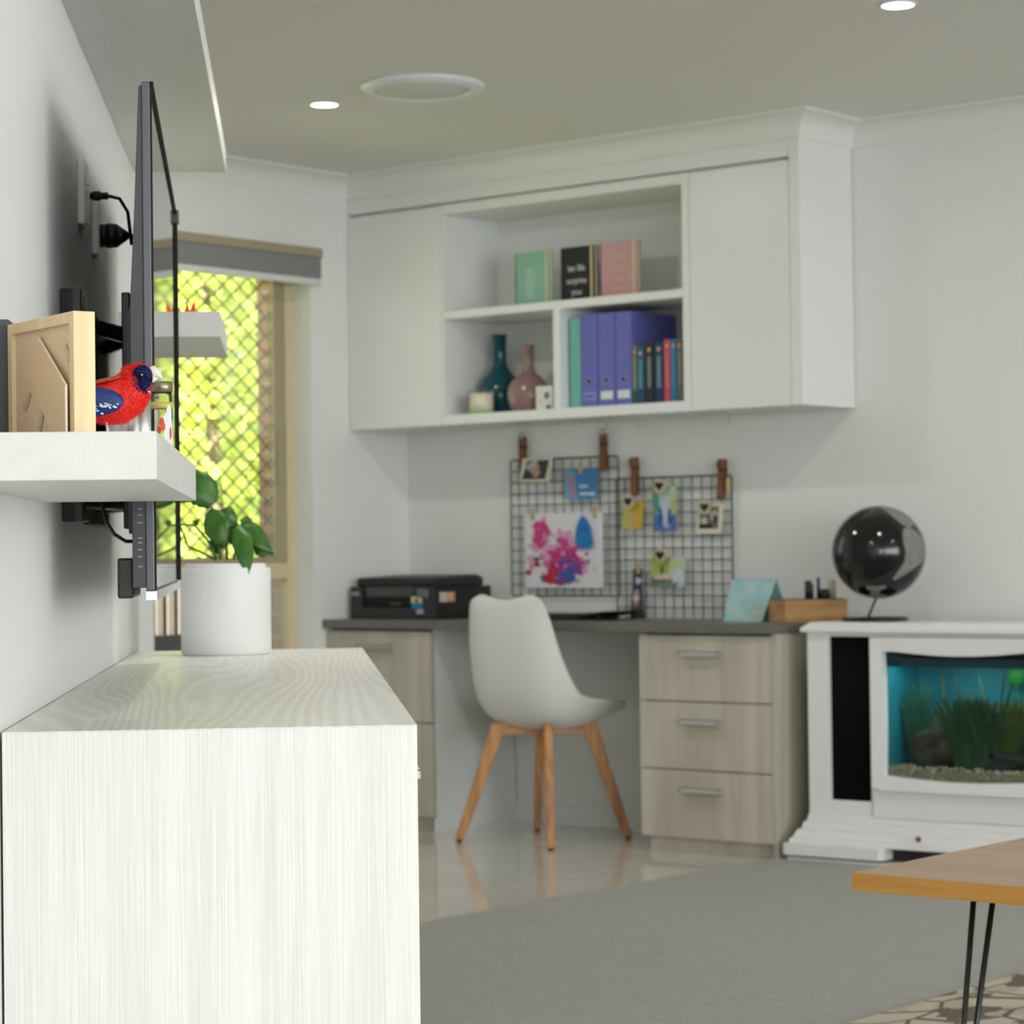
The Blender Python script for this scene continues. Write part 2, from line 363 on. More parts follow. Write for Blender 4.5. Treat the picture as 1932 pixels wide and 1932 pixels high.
# cornice and skirting
def sweep(path, prof, name, m):
    P = [Vector((x, y)) for x, y in path]; ns = []
    for i in range(len(P)-1):
        d = (P[i+1]-P[i]).normalized(); ns.append(Vector((d.y, -d.x)))
    rows = []
    for i, p in enumerate(P):
        if i == 0: mvec = ns[0]
        elif i == len(P)-1: mvec = ns[-1]
        else:
            mvec = (ns[i-1]+ns[i]); mvec = mvec/ (1+ns[i-1].dot(ns[i]))
        rows.append([(p.x+mvec.x*d, p.y+mvec.y*d, z) for d, z in prof])
    b = MB(); n = len(prof)
    b.add([q for r in rows for q in r], [(i*n+j, i*n+(j+1) % n, (i+1)*n+(j+1) % n, (i+1)*n+j) for i in range(len(P)-1) for j in range(n)])
    b.add(rows[0], [tuple(range(n))]); b.add(rows[-1], [tuple(range(n-1, -1, -1))])
    return struct(name, b, m)
cove = [(0, H), (0, H-.082), (.006, H-.082), (.008, H-.074)]
for k in range(1, 9):
    t = k/9*PI/2; cove.append((.008+.064*(1-math.cos(t)), H-.074+.064*math.sin(t)))
cove += [(.074, H-.008), (.08, H-.008), (.08, H)]
UD, UW = .322, 2.011
sweep([(0, PE.y-.18), (0, -UD), (UW, -UD), (UW, 0), (RX, 0), (RX, -9.0)], cove, 'trim_1', cornice_m)
sk = [(0, 0), (0, .072), (.006, .072), (.012, .064), (.012, 0)]
sweep([(.5252, 0), (1.44, 0)], sk, 'baseboard_back', white_gloss)
sweep([(0, PE.y-.18), (0, -.49)], sk, 'baseboard_left', white_gloss)

# ================================================================== UPPER CABINET
uc = thing('wall_cabinet', 'long white wall cabinet with open shelf bays between two plain doors', 'cabinet', (0, 0, 0))
ZB, ZT = 1.4546, 2.252
b = MB(); yb = -.004
b.box(0.001, UW-.041, -UD+.02, yb, ZB, ZB+.0354)                 # bottom board
b.box(.464, 1.571, -UD, -UD+.021, ZB, ZB+.0354)
b.box(.464, .476, -UD, yb, ZB+.0354, ZT)                          # stiles
b.box(1.541, 1.571, -UD, yb, ZB+.0354, ZT)
b.box(.476, 1.541, -UD, yb, 2.218, ZT)
b.box(.001, UW-.041, -.012, yb, ZB+.0354, 2.32)
b.box(UW-.041, UW, -UD, yb, ZB, 2.395)
b.box(.001, UW-.041, -UD+.03, yb, ZT, 2.395)
b.build('carcass', white_lam, uc, bevel=.0012)
MB().box(.001, UW-.042, -UD+.001, -UD+.03, 2.262, 2.395).build('fascia', white_lam, uc)
MB().box(.476, 1.541, -UD, yb-.008, 1.837, 1.866).build('shelf', white_lam, uc, bevel=.001)
MB().box(.984, 1.015, -UD, yb-.008, ZB+.0354, 1.837).build('divider', white_lam, uc, bevel=.001)
MB().box(.003, .4615, -UD, -UD+.019, ZB, ZT-.002).build('door', white_lam, uc, bevel=.0015)
MB().box(1.5735, UW-.0435, -UD, -UD+.019, ZB, ZT-.002).build('door', white_lam, uc, bevel=.0015)

# --- notebooks on the top shelf
def notebook(x0, x1, z1, m, edge, label, deco, y=-.2, th=.022, lean=.0):
    t = thing('notebook', label, 'notebook', ((x0+x1)/2, y, 1.866), 0, 'notebooks on the top shelf')
    w = (x1-x0)/2; h = z1-1.866
    b = MB(); b.box(-w, w, 0, .003, 0, h, 0); b.box(-w, w, th-.003, th, 0, h, 0); b.box(-w, -w+.004, 0, th, 0, h, 0); deco(b, w, h)
    b.build('cover', [m]+deco.mats, t, bevel=0)
    MB().box(-w+.004, w-.003, .003, th-.003, .003, h-.003).build('page_block', mat('pages', (.78, .72, .55), .8), t)
    MB().box(w-.018, w-.009, -.0008, 0, 0, h).build('elastic_band', edge, t)
gold = mat('gold_foil', (.70, .42, .22), .4, metal=.2); goldc = mat('gold_edge', (.72, .58, .30), .6)
paleink = mat('pale_ink', (.46, .66, .54), .6); whiteink = mat('white_ink', (.8, .8, .85), .6)
def d_mint(b, w, h):
    for k in range(9): b.flat([(-.027, h*.70-k*.0125), (-.027+.03+(k % 3)*.008, h*.70-k*.0125), (-.027+.03+(k % 3)*.008, h*.70-k*.0125-.007), (-.027, h*.70-k*.0125-.007)][::-1], -.0004, 1)
d_mint.mats = [paleink]
def d_black(b, w, h):
    for s, z, wd_ in (('let life', .62, .075), ('surprise', .40, .088), ('you', .20, .045)): text_on(b, s, -.005, h*z, .032, -.0004, 1, wd_)
d_black.mats = [whiteink]
def d_pink(b, w, h):
    rd = random.Random(3)
    for z, wd_ in ((.74, .060), (.55, .080), (.37, .040), (.20, .065), (.06, .030)):
        x = -wd_/2
        while x < wd_/2:
            ww = rd.uniform(.005, .008); b.flat([(x, h*z-.008), (x+ww, h*z-.008), (x+ww, h*z+.008), (x, h*z+.008)], -.0004, 1); x += ww+.003
d_pink.mats = [gold]
notebook(.716, .872, 2.066, mat('mint_cover', (.27, .50, .38), .7), goldc, 'mint green notebook standing upright on the top shelf', d_mint)
notebook(.926, 1.076, 2.066, mat('black_cover', (.008, .010, .009), .6), goldc, 'black notebook with white handwritten lettering on the top shelf', d_black)
notebook(1.102, 1.262, 2.066, mat('pink_cover', (.60, .34, .38), .7), goldc, 'pink notebook with copper lettering on the top shelf', d_pink)
b = MB(); b.lathe([(.018, 0), (.03, .02), (.034, .05), (.024, .085), (.008, .12), (0, .125)]); o = b.build('ornament', mat('dark_green_glaze', (.01, .03, .02), .25), loc=(1.475, -.10, 1.866))
tag(o, 'small dark ornament half hidden at the right end of the top shelf', 'ornament')

# --- vases, candle, box
def teal_glass(name, col, r=.05):
    m = mat(name, col, .06, coat=.6, trans=.35, ior=1.3); return m
def vase(x, y, R, nr, h, m, label):
    t = thing('bottle_vase', label, 'vase', (x, y, 1.490), 0, 'glass bottle vases')
    p = [(.0, .0), (R*.62, 0), (R*.74, .006), (R*.90, h*.10), (R*.99, h*.20), (R, h*.28), (R*.95, h*.37), (R*.80, h*.46), (R*.58, h*.525), (nr*1.35, h*.575), (nr*1.05, h*.63), (nr, h*.68), (nr*.98, h*.97), (nr*1.18, h*.985), (nr*1.18, h), (nr*.8, h)]
    MB().lathe(p).build('body', m, t)
    MB().lathe([(nr*.8, h), (nr*.78, h*.8), (nr*.7, h*.7), (0, h*.69)]).build('neck_lining', m, t)
vase(.562, -.11, .080, .025, .299, teal_glass('teal_glass', (.006, .10, .14)), 'tall teal glass bottle vase with a narrow neck')
vase(.771, -.20, .078, .021, .244, teal_glass('rose_glass', (.42, .25, .25)), 'rose pink glass bottle vase in front of the teal one')
t = thing('candle', 'cream candle in a short glass tumbler in front of the teal vase', 'candle', (.600, -.262, 1.490))
b = MB(); b.lathe([(0, 0), (.045, 0), (.0465, .003), (.0465, .088)], n=36); b.f.pop(); b.mi.pop(); b.sm.pop(); b.build('glass_tumbler', glassy('tumbler_glass', (1, 1, 1), .35), t)
b = MB(); b.lathe([(0, .004), (.0435, .004), (.0435, .074), (0, .074)], n=36); b.build('wax', mat('wax', (.80, .76, .58), .5), t)
MB().lathe([(.0462, .0005), (.0462, .010), (.0468, .010), (.0468, .0005)], n=36).build('green_rim', mat('lime', (.25, .50, .12), .4), t)
MB().cyl((0, 0, .074), (0, 0, .082), .001).build('wick', black_m, t)
t = thing('gift_box', 'small white box with purple flowers beside the rose vase', 'box', (.9, -.272, 1.490))
b = MB(); b.box(-.037, .037, 0, .045, 0, .086, 0)
for (x, z, r, mi) in ((.012, .052, .011, 1), (-.016, .036, .006, 2), (.020, .010, .009, 1), (-.02, .066, .004, 2)):
    for a in range(5): b.blob(x+r*.7*math.cos(a*1.257), z+r*.7*math.sin(a*1.257), r*.5, r*.5, -.0005, mi, .1, 10, a)
b.build('box_body', [mat('card_white', (.80, .80, .74), .6), mat('purple_print', (.12, .10, .32), .6), mat('lime_print', (.55, .60, .25), .6)], t)
b = MB().lathe([(.012, 0), (.02, .03), (.013, .11), (.02, .16), (.032, .205), (.028, .205), (.012, .15), (0, .12)])
o = b.build('bud_vase', mat('porcelain', (.8, .82, .84), .25), loc=(.90, -.10, 1.490)); tag(o, 'slim white bud vase half hidden behind the divider', 'vase')

# --- folders
o = MB().box(1.026, 1.073, -.283, -.03, 1.4905, 1.806).build('document_folder', mat('aqua_card', (.17, .48, .41), .55), bevel=.002); tag(o, 'slim aqua document folder standing left of the purple lever arch files', 'folder')
purple = mat('purple_board', (.135, .145, .47), .5); label_w = mat('label_white', (.72, .72, .68), .6); label_p = mat('label_lilac', (.26, .27, .56), .6)
def lever(x0, x1, label, lab, written=False):
    t = thing('lever_arch_file', label, 'file', ((x0+x1)/2, -.283, 1.4905), 0, 'purple lever arch files')
    w = (x1-x0)/2-.0008; h = .322
    b = MB(); b.box(-w, w, 0, .004, 0, h); b.box(-w, -w+.003, .004, .262, 0, h); b.box(w-.003, w, .004, .262, 0, h); b.box(-w+.003, w-.003, .004, .26, h-.02, h-.018)
    b.build('cover', mat('purple_board', (.1, .1, .4)), t, bevel=.0008)
    r = MB(); r.cyl((0, -.002, .090), (0, .001, .090), .0115, n=24); r.build('ring', mat('pale_ring', (.35, .34, .50), .3, metal=.6), t)
    MB().cyl((0, -.003, .090), (0, 0, .090), .0075, n=20).build('finger_hole', mat('hole_black', (.012, .008, .008), .8), t)
    l = MB(); l.box(-.026, .026, -.0012, 0, .024, .052, 0)
    if written:
        for k in range(4): l.box(-.019+k*.0095, -.0115+k*.0095, -.0016, -.0012, .033, .041, 1)
    l.build('spine_label', [lab, mat('blue_ink', (.04, .06, .30), .6)], t)
lever(1.0755, 1.1485, 'leftmost purple lever arch file, lilac label with blue writing', label_p, True)
lever(1.1510, 1.2240, 'middle purple lever arch file with a blank white spine label', label_w)
lever(1.2265, 1.2955, 'rightmost purple lever arch file, beside the small books', label_w)
# --- small paperbacks
def book(x0, x1, h, col, label, ink, low=None, dot=(.62, .33, .17)):
    t = thing('paperback_book', label, 'book', ((x0+x1)/2, -.283, 1.4905), 0, 'paperbacks at the right of the lower bay')
    w = (x1-x0)/2-.0006
    m = mat('spine_'+str(col), col, .55); mi = mat('ink_'+str(ink), ink, .6); md = mat('dot_'+str(dot), dot, .5)
    ml = mat('spinelow_'+str(low), low, .55) if low else m
    b = MB(); b.box(-w, w, 0, .0012, .0 if not low else .050, h, 0); b.box(-w, -w+.001, .0012, .128, 0, h, 0); b.box(w-.001, w, .0012, .128, 0, h, 0)
    if low: b.box(-w, w, 0, .0012, 0, .050, 3)
    b.blob(0, h-.022, min(w*.55, .007), .008, -.0004, 2, .05, 14)
    rd = random.Random(int(x0*1000)); z = h-.045
    while z > .055:
        l = rd.uniform(.004, .007); b.flat([(-w*.42, z-l), (w*.42, z-l), (w*.42, z), (-w*.42, z)], -.0004, 1); z -= l+rd.uniform(.0015, .003)
    b.build('cover', [m, mi, md, ml], t)
    MB().box(-w+.001, w-.001, .0014, .126, .001, h-.001).build('page_block', mat('pages', (.78, .72, .55), .8), t)
book(1.2985, 1.317, .203, (.14, .17, .12), 'thin green-spined paperback against the purple file', (.30, .34, .22), (.01, .09, .04))
book(1.3175, 1.349, .196, (.005, .10, .18), 'teal blue paperback second from the purple file', (.15, .32, .38), (.005, .06, .14))
book(1.352, 1.388, .205, (.015, .018, .015), 'thick black paperback with large pale grey title', (.26, .26, .24))
book(1.392, 1.429, .205, (.005, .045, .11), 'navy paperback between the thick black and pink ones', (.20, .28, .36), (.005, .03, .08))
book(1.432, 1.459, .213, (.55, .07, .11), 'pink-red paperback near the right end of the row', (.62, .20, .22))
book(1.4605, 1.483, .213, (.005, .19, .42), 'bright blue paperback right of the pink one', (.08, .30, .50))
book(1.485, 1.509, .212, (.14, .13, .09), 'olive brown paperback, last in the row at the right', (.3, .29, .25))

# ================================================================== DESK
BT = .7513
dfront = wood('drawer_laminate', (.565, .525, .44), (.43, .395, .325), 'Z', 1., 12, .10, .35, .5, coarse=.7)
dedge = mat('drawer_edge', (.50, .43, .32), .5)
dgap = mat('drawer_gap', (.22, .19, .14), .6)
DF = -.462
def drawer_unit(x0, x1, splits, label, handles, blank_side):
    t = thing('drawer_cabinet', label, 'cabinet', ((x0+x1)/2, DF, 0), 0)
    w = (x1-x0)/2
    b = MB(); b.box(-w, -w+.016, 0 if blank_side == 'R' else .0185, .455, 0 if blank_side == 'R' else .05, .7195, 0); b.box(w-.016, w, .0185 if blank_side == 'R' else 0, .455, 0, .7195, 1 if blank_side == 'R' else 0)
    b.box(-w+.016, w-.016, .03, .04, 0, .045, 0); b.box(-w+.016, w-.016, .02, .455, .045, .06, 0); b.box(-w+.016, w-.016, .44, .455, .06, .7195, 0); b.box(-w+.016, w-.016, .021, .03, .06, .7195, 2)
    b.build('cabinet_body', [dfront, white_in, dgap], t)
    for (z0, z1), hz in zip(splits, handles):
        d = MB().box(-w+.018 if blank_side == 'R' else -w, w-.003 if blank_side == 'R' else w-.018, -.001, .0175, z0+.002, z1-.002).build('drawer', dfront, t, bevel=.001)
        c = -.015+(.012 if blank_side == 'R' else 0)
        h = MB(); h.box(c-.075, c+.075, -.028, -.002, hz+.006, hz+.009); h.box(c-.075, c+.075, -.028, -.0255, hz-.006, hz+.009); h.box(c+.071, c+.075, -.028, 0, hz-.004, hz+.009); h.box(c-.075, c-.071, -.028, 0, hz-.004, hz+.009)
        h.build('handle', chrome_m, d, bevel=.0008)
drawer_unit(.002, .5255, [(.385, .712), (.048, .385)], 'pale wood drawer cabinet at the left end of the desk below the printer', [.655, .34], 'R')
drawer_unit(1.445, 1.985, [(.495, .712), (.272, .495), (.048, .272)], 'pale wood three-drawer cabinet at the right end of the desk', [.651, .429, .207], 'L')
o = MB().box(.002, 1.993, -.482, -.004, .7205, BT).build('desk_benchtop', mat('grey_benchtop', (.155, .155, .135), .4, noise=.1, nscale=60), bevel=.002)
tag(o, 'long dark grey laminate desk benchtop spanning both drawer cabinets', 'benchtop')

# --- printer
def printer():
    t = thing('printer', 'black inkjet printer with stickers at the left end of the desk', 'printer', (.235, -.19, BT))
    # local x -.205...205, y -.165 (front) ...165
    b = MB(); b.prism([(-.165, 0), (.160, 0), (.160, .10), (.13, .145), (-.155, .145), (-.165, .115)], -.205, .205, 0, 'YZ')
    b2 = MB(); b2.box(-.205, .205, -.155, .160, .0, .118); b2.build('printer_body', black_m, t, bevel=.006)
    MB().box(-.190, .190, -.150, .135, .118, .150).build('scanner_lid', black_matte, t, bevel=.008)
    MB().prism([(-.150, .150), (.03, .158), (.10, .160), (.135, .150)], -.180, .180, 0, 'YZ').build('document_tray', mat('tray_grey', (.05, .05, .048), .5), t)
    f = MB(); f.box(-.205, -.148, -.168, -.155, 0, .118, 0); f.box(.120, .205, -.168, -.155, 0, .118, 0); f.box(-.148, .120, -.168, -.155, 0, .040, 0)
    f.build('front_panel', mat('printer_dark', (.022, .024, .026), .3), t, bevel=.003)
    MB().box(-.148, .120, -.1555, -.154, .040, .080).build('output_slot', mat('slot_black', (.003, .003, .003), .8), t)
    MB().prism([(-.160, .082), (-.155, .118), (-.150, .118), (-.150, .082)], -.135, .105, 0, 'YZ').build('control_panel', mat('panel_grey', (.05, .053, .058), .2), t)
    MB().box(.128, .185, -.1705, -.168, .078, .110).build('display', mat('display_grey', (.13, .15, .19), .2), t)
    MB().box(-.200, -.160, -.1695, -.168, .086, .098).build('brand_badge', mat('badge', (.30, .33, .38), .4), t)
    s = MB(); s.box(.100, .152, -.1695, -.168, .060, .082, 0); s.box(.102, .154, -.1695, -.168, .038, .060, 1); s.blob(.127, .068, .010, .008, -.1698, 2)
    s.build('sticker', [mat('sticker_yellow', (.72, .60, .28), .5), mat('sticker_blue', (.01, .20, .42), .5), mat('sticker_green', (.03, .16, .12), .5)], t)
    MB().box(.125, .158, -.1695, -.168, .020, .036).build('sticker', mat('sticker_lilac', (.45, .42, .52), .5), t)
    s = MB(); s.box(.205, .2062, -.132, -.092, .062, .098, 0); s.box(.205, .2062, -.092, -.048, .062, .098, 1); s.box(.2062, .2066, -.080, -.064, .072, .092, 0)
    s.build('sticker', [mat('sticker_white', (.62, .56, .50), .5), mat('sticker_orange', (.72, .30, .12), .5)], t)
    s = MB(); s.box(-.02, .035, -.1556, -.150, .050, .062); s.build('paper_guide', mat('guide_green', (.01, .06, .03), .5), t)
    MB().box(-.19, .19, .160, .170, .02, .10).build('rear_duplexer', black_m, t, bevel=.004)
printer()
# --- closed laptop and things
t = thing('laptop', 'closed black laptop lying on the desk behind the chair', 'laptop', (.86, -.19, BT), math.radians(3))
MB().box(-.19, .19, -.13, .11, .002, .016).build('base', black_matte, t, bevel=.003)
MB().box(-.19, .19, -.13, .11, .0165, .024).build('lid', dark_gloss, t, bevel=.003)
t = thing('graphics_tablet', 'flat black tablet propped at a low angle right of the laptop', 'tablet', (1.075, -.19, BT), math.radians(0))
b = MB().prism([(-.020, .006), (.10, .026), (.10, .032), (-.022, .014)], -.12, .12, 0, 'XZ'); b.build('slab', black_m, t, bevel=.001)
MB().cyl((.066, -.1, .0), (.066, -.1, .02), .008).build('foot', black_m, t); MB().cyl((.066, .1, .0), (.066, .1, .02), .008).build('foot', black_m, t); MB().box(-.024, -.016, -.12, .12, 0, .008).build('foot', black_m, t)

# --- wire grids
grid_m = mat('grid_wire', (.045, .075, .06), .5)
def wire_grid(x0, z0, label, skew=0.):
    t = thing('wire_grid', label, 'grid', (x0, -.018, z0), 0, 'wire memo grids above the desk')
    t.rotation_euler = (0, skew, 0)
    S = .5; N = 12
    b = MB(); r = .006; pts = []
    for cx, cz, a0 in ((S-.012, S-.012, 0), (.012, S-.012, 90), (.012, .012, 180), (S-.012, .012, 270)):
        for k in range(5): a = math.radians(a0+k*22.5); pts.append((cx+.012*math.cos(a), 0, cz+.012*math.sin(a)))
    pts.append(pts[0]); b.tube(pts, .0030, 8); b.build('frame', grid_m, t)
    b = MB()
    for k in range(1, N): b.cyl((k*S/N, -.002, 0), (k*S/N, -.002, S), .0020, n=6)
    for k in range(1, N+0): b.cyl((0, .002, k*S/N), (S, .002, k*S/N), .0020, n=6)
    b.build('wires', grid_m, t); return t
wire_grid(.531, .830, 'left black wire grid with a splashy painting clipped on it')
wire_grid(1.020, .748, 'right black wire grid holding several small photos')
leather = mat('tan_leather', (.24, .085, .035), .5, noise=.25, nscale=40)
def strap(x, z0, z1, label, tilt=0, twist=0):
    t = thing('leather_strap', label, 'strap', (x, -.026, z1), 0, 'tan leather straps holding up the grids'); t.rotation_euler = (0, tilt, 0)
    h = z1-z0
    b = MB(); b.box(-.014, .014, -.002, 0, -h, 0); b.box(-.014, .014, .010, .012, -h, 0); b.cyl((-.014, .005, 0), (.014, .005, 0), .007, n=12); b.cyl((-.014, .005, -h), (.014, .005, -h), .007, n=12)
    b.build('band', leather, t)
    MB().cyl((0, -.006, -.030), (0, .026, -.030), .008, n=14).build('stud', mat('stud_dark', (.03, .02, .015), .4), t)
    if twist:
        MB().sphere((0, -.006, -.012), .018, 16, sc=(1, .55, 1.1)).build('knot', leather, t)
    else:
        MB().tube([(.010*math.cos(a*.523), -.001, .012+.012*math.sin(a*.523)) for a in range(13)], .0025, 6).build('hanging_ring', mat('ring_grey', (.30, .28, .24), .4, metal=.5), t)
strap(.592, 1.296, 1.408, 'tan strap at the upper left corner of the left grid')
strap(.967, 1.285, 1.405, 'tan strap at the upper right corner of the left grid')
strap(1.106, 1.193, 1.316, 'tan strap at the upper left of the right grid', 0, 1)
strap(1.486, 1.173, 1.297, 'tan strap at the upper right corner of the right grid', math.radians(4), 1)
for x in (.592, .967, 1.115, 1.50):
    o = MB().box(-.002, .002, -.001, .0, -.026, 0).build('adhesive_hook', mat('hook_tan', (.62, .58, .44), .5), loc=(x, -.002, ZB-.001) ); 
    o.data.transform(Matrix.Scale(1.0, 4)); 
    nm = {.592: 'first', .967: 'second', 1.115: 'third', 1.50: 'fourth'}[x]
    tag(o, f'{nm} from left of the little tan hooks just under the cabinet', 'hook', 'tiny hooks under the cabinet')
def card(name, label, cat, pts, cx, cz, fn, mats, y=-.030, th=.0015, rot=0, parts=None):
    """flat card given by its own outline (x,z) relative to (cx,cz)"""
    b = MB(); b.prism(pts, 0, th, 0, 'XZ')
    if fn: fn(b)
    o = b.build(name, mats, loc=(cx, y, cz)); o.rotation_euler = (0, rot, 0)
    tag(o, label, cat, None); return o
def rect(w, h): return [(-w/2, -h/2), (w/2, -h/2), (w/2, h/2), (-w/2, h/2)]
paperw = mat('paper_white', (.76, .76, .79), .7); creamp = mat('paper_cream', (.74, .68, .54), .6)
pk = mat('paint_pink', (.62, .06, .26), .6); pk2 = mat('paint_light_pink', (.72, .36, .52), .6); rd_ = mat('paint_red', (.55, .01, .05), .6)
bl = mat('paint_blue', (.01, .20, .55), .6); bl2 = mat('paint_deep_blue', (.02, .12, .45), .6); pu = mat('paint_purple', (.22, .05, .30), .6)
def paint(b):
    y = -.0004
    rd = random.Random(11)
    def B(x, z, rx, rz, mi, j=.25, rot=0, dy=0): b.blob((x-.5)*.362, (.5-z)*.272, rx*.362, rz*.272, y-dy, mi, j, 28, rd.random(), rot)
    # soft pale pinks first
    for x, z, rx, rz in ((.22, .25, .12, .17), (.52, .36, .10, .15), (.42, .50, .20, .12), (.60, .48, .12, .12), (.30, .60, .10, .10), (.55, .65, .20, .16), (.08, .62, .05, .07), (.72, .75, .10, .08), (.20, .42, .12, .10)): B(x, z, rx, rz, 2, .45)
    B(.22, .24, .10, .15, 1, .22, 0, .0002); B(.20, .36, .08, .10, 1, .3, 0, .0002)
    for x, z, rx, rz in ((.48, .56, .14, .12), (.60, .60, .12, .14), (.42, .68, .10, .14), (.55, .76, .16, .12), (.52, .42, .05, .10), (.70, .66, .08, .05)): B(x, z, rx, rz, 1, .4, 0, .0003)
    for x, z, rx, rz in ((.34, .86, .10, .10), (.16, .68, .04, .04), (.40, .74, .08, .08), (.80, .55, .02, .02), (.48, .93, .05, .04), (.05, .79, .035, .035)): B(x, z, rx, rz, 3, .4, 0, .0004)
    for x, z, rx, rz in ((.50, .68, .10, .07), (.66, .74, .09, .08)): B(x, z, rx, rz, 6, .4, 0, .0005)
    for x, z, rx, rz in ((.52, .87, .11, .08), (.56, .80, .09, .06), (.55, .63, .07, .03), (.16, .62, .035, .04)): B(x, z, rx, rz, 5, .35, 0, .0006)
    # blue drop
    pts = [(.77, .03), (.83, .10), (.88, .22), (.885, .32), (.905, .40), (.88, .47), (.80, .485), (.72, .47), (.685, .40), (.68, .30), (.70, .18), (.74, .08)]
    for _ in range(46):
        x = rd.gauss(.48, .17); z = rd.gauss(.66, .14)
        if x > .95 or z > .97 or x < .04: continue
        B(x, z, rd.uniform(.008, .03), rd.uniform(.008, .035), rd.choice((1, 1, 2, 3, 3, 5, 6)), .5, rd.uniform(0, 3))
    for _ in range(14): B(rd.gauss(.22, .07), rd.gauss(.27, .08), rd.uniform(.008, .02), rd.uniform(.01, .02), rd.choice((1, 2)), .5, rd.uniform(0, 3))
    b.flat([((x-.5)*.362, (.5-z)*.272) for x, z in pts], y-.0007-.00012*b.nb, 4)
    b.blob((.80-.5)*.362, (.5-.22)*.272, .012, .018, y-.0012, 5, .4)
o = card('painting', "child's splashy painting in pink, red and blue on white paper", 'painting', rect(.362, .272), .785, .995, paint, [paperw, pk, pk2, rd_, bl, bl2, pu])
def ph_baby(b):
    b.flat([(-.064, -.033), (.046, -.033), (.068, .036), (-.036, .036)], -.0004, 1)
    b.blob(-.008, .012, .026, .020, -.0008, 2, .2); b.blob(-.012, .022, .034, .010, -.0010, 3, .15, rot=.5); b.blob(.004, -.008, .018, .020, -.0009, 2, .15); b.flat([(-.060, -.033), (.040, -.033), (.036, -.024), (-.056, -.022)], -.0006, 4)
card('photo_print', 'tilted cream-bordered photo at the top left of the left grid', 'photo', [(-.078, -.042), (.066, -.045), (.084, .045), (-.058, .045)], .666, 1.290, ph_baby, [creamp, mat('photo_dark_green', (.03, .035, .015), .4), mat('photo_skin', (.50, .28, .22), .5), mat('photo_lilac', (.55, .45, .50), .5), mat('photo_navy', (.02, .02, .08), .5)], y=-.040)
def blue_card(b):
    b.flat([(-.073, -.053), (-.02, -.053), (-.03, .053), (-.073, .053)], -.0003, 1)
    b.blob(-.043, .012, .012, .018, -.0006, 2, .2, rot=-.5); b.blob(-.038, -.024, .014, .014, -.0006, 2, .3, rot=-.3)
    rd = random.Random(2)
    for z, x0, x1 in ((-.008, -.008, .030), (-.036, -.008, .062)):
        x = x0
        while x < x1: ww = rd.uniform(.004, .007); hh = rd.uniform(.008, .013); b.flat([(x, z-hh/2), (x+ww, z-hh/2), (x+ww, z+hh/2), (x, z+hh/2)], -.0006, 3); x += ww+.002
card('postcard', 'bright blue postcard with white lettering clipped on the left grid', 'postcard', rect(.146, .107), .871, 1.234, blue_card, [mat('card_blue', (.03, .22, .50), .5), mat('card_lightblue', (.16, .34, .55), .5), mat('feather_red', (.50, .18, .22), .5), whiteink])
def yel(b): b.flat([(.005, -.050), (.036, -.050), (.048, .048), (.02, .048)], -.0003, 1); b.blob(-.005, -.01, .022, .03, -.0005, 2, .3); b.flat([(-.05, -.048), (-.035, -.048), (-.03, .0), (-.045, .0)], -.0004, 3)
card('photo_print', 'yellow picture card under a black heart clip on the right grid', 'photo', [(-.050, -.048), (.040, -.052), (.052, .047), (-.040, .050)], 1.100, 1.117, yel, [mat('card_yellow', (.55, .48, .06), .5), mat('card_amber', (.60, .38, .03), .5), mat('card_tan', (.55, .38, .16), .5), mat('card_lime', (.40, .48, .12), .5)])
def win(b):
    b.flat([(-.048, -.079), (.048, -.079), (.048, -.02), (-.048, -.02)], -.0003, 1); b.blob(0, .0, .022, .06, -.0005, 2, .3); b.blob(-.02, -.03, .010, .035, -.0007, 3, .2); b.blob(.02, -.03, .010, .030, -.0007, 3, .2); b.blob(-.036, .02, .012, .04, -.0006, 4, .3); b.blob(.034, .01, .010, .03, -.0006, 5, .4); b.blob(.008, -.06, .012, .012, -.0008, 6, .4)
card('photo_print', 'tall narrow blue and green photo on the right grid', 'photo', rect(.098, .158), 1.244, 1.137, win, [mat('photo_pale_green', (.46, .58, .36), .5), mat('photo_blue', (.06, .16, .45), .5), mat('photo_mist', (.50, .55, .68), .5), mat('photo_deep', (.03, .10, .36), .5), mat('photo_green', (.06, .32, .18), .5), mat('photo_lime', (.42, .50, .10), .5), mat('photo_mauve', (.40, .36, .55), .5)])
def bw(b):
    b.flat([(-.044, -.033), (.036, -.033), (.040, .042), (-.038, .042)], -.0003, 1); b.blob(-.022, -.005, .014, .012, -.0006, 2, .2); b.flat([(-.044, -.033), (.016, -.033), (.010, -.016), (-.044, -.018)], -.0007, 3); b.blob(.018, .012, .016, .02, -.0006, 2, .3); b.blob(.024, .0, .008, .014, -.0008, 3, .3); b.blob(-.03, .030, .009, .010, -.0007, 3, .3)
card('photo_print', 'black and white photo with cream border on the right grid', 'photo', [(-.058, -.050), (.050, -.052), (.060, .054), (-.046, .050)], 1.433, 1.097, bw, [creamp, mat('bw_mid', (.16, .15, .12), .5), mat('bw_light', (.55, .53, .50), .5), mat('bw_dark', (.012, .012, .01), .5)])
def land(b):
    b.flat([(-.07, -.025), (.0, -.025), (.01, .052), (-.07, .052)], -.0003, 1); b.blob(.035, .02, .03, .025, -.0005, 2, .4); b.flat([(-.072, -.052), (.01, -.05), (.02, -.025), (-.072, -.02)], -.0006, 3); b.blob(-.01, -.018, .05, .010, -.0008, 4, .3); b.blob(.048, -.02, .022, .035, -.0009, 5, .2); b.blob(-.025, .005, .006, .016, -.001, 6, .2); b.blob(0, -.045, .05, .008, -.0009, 7, .3)
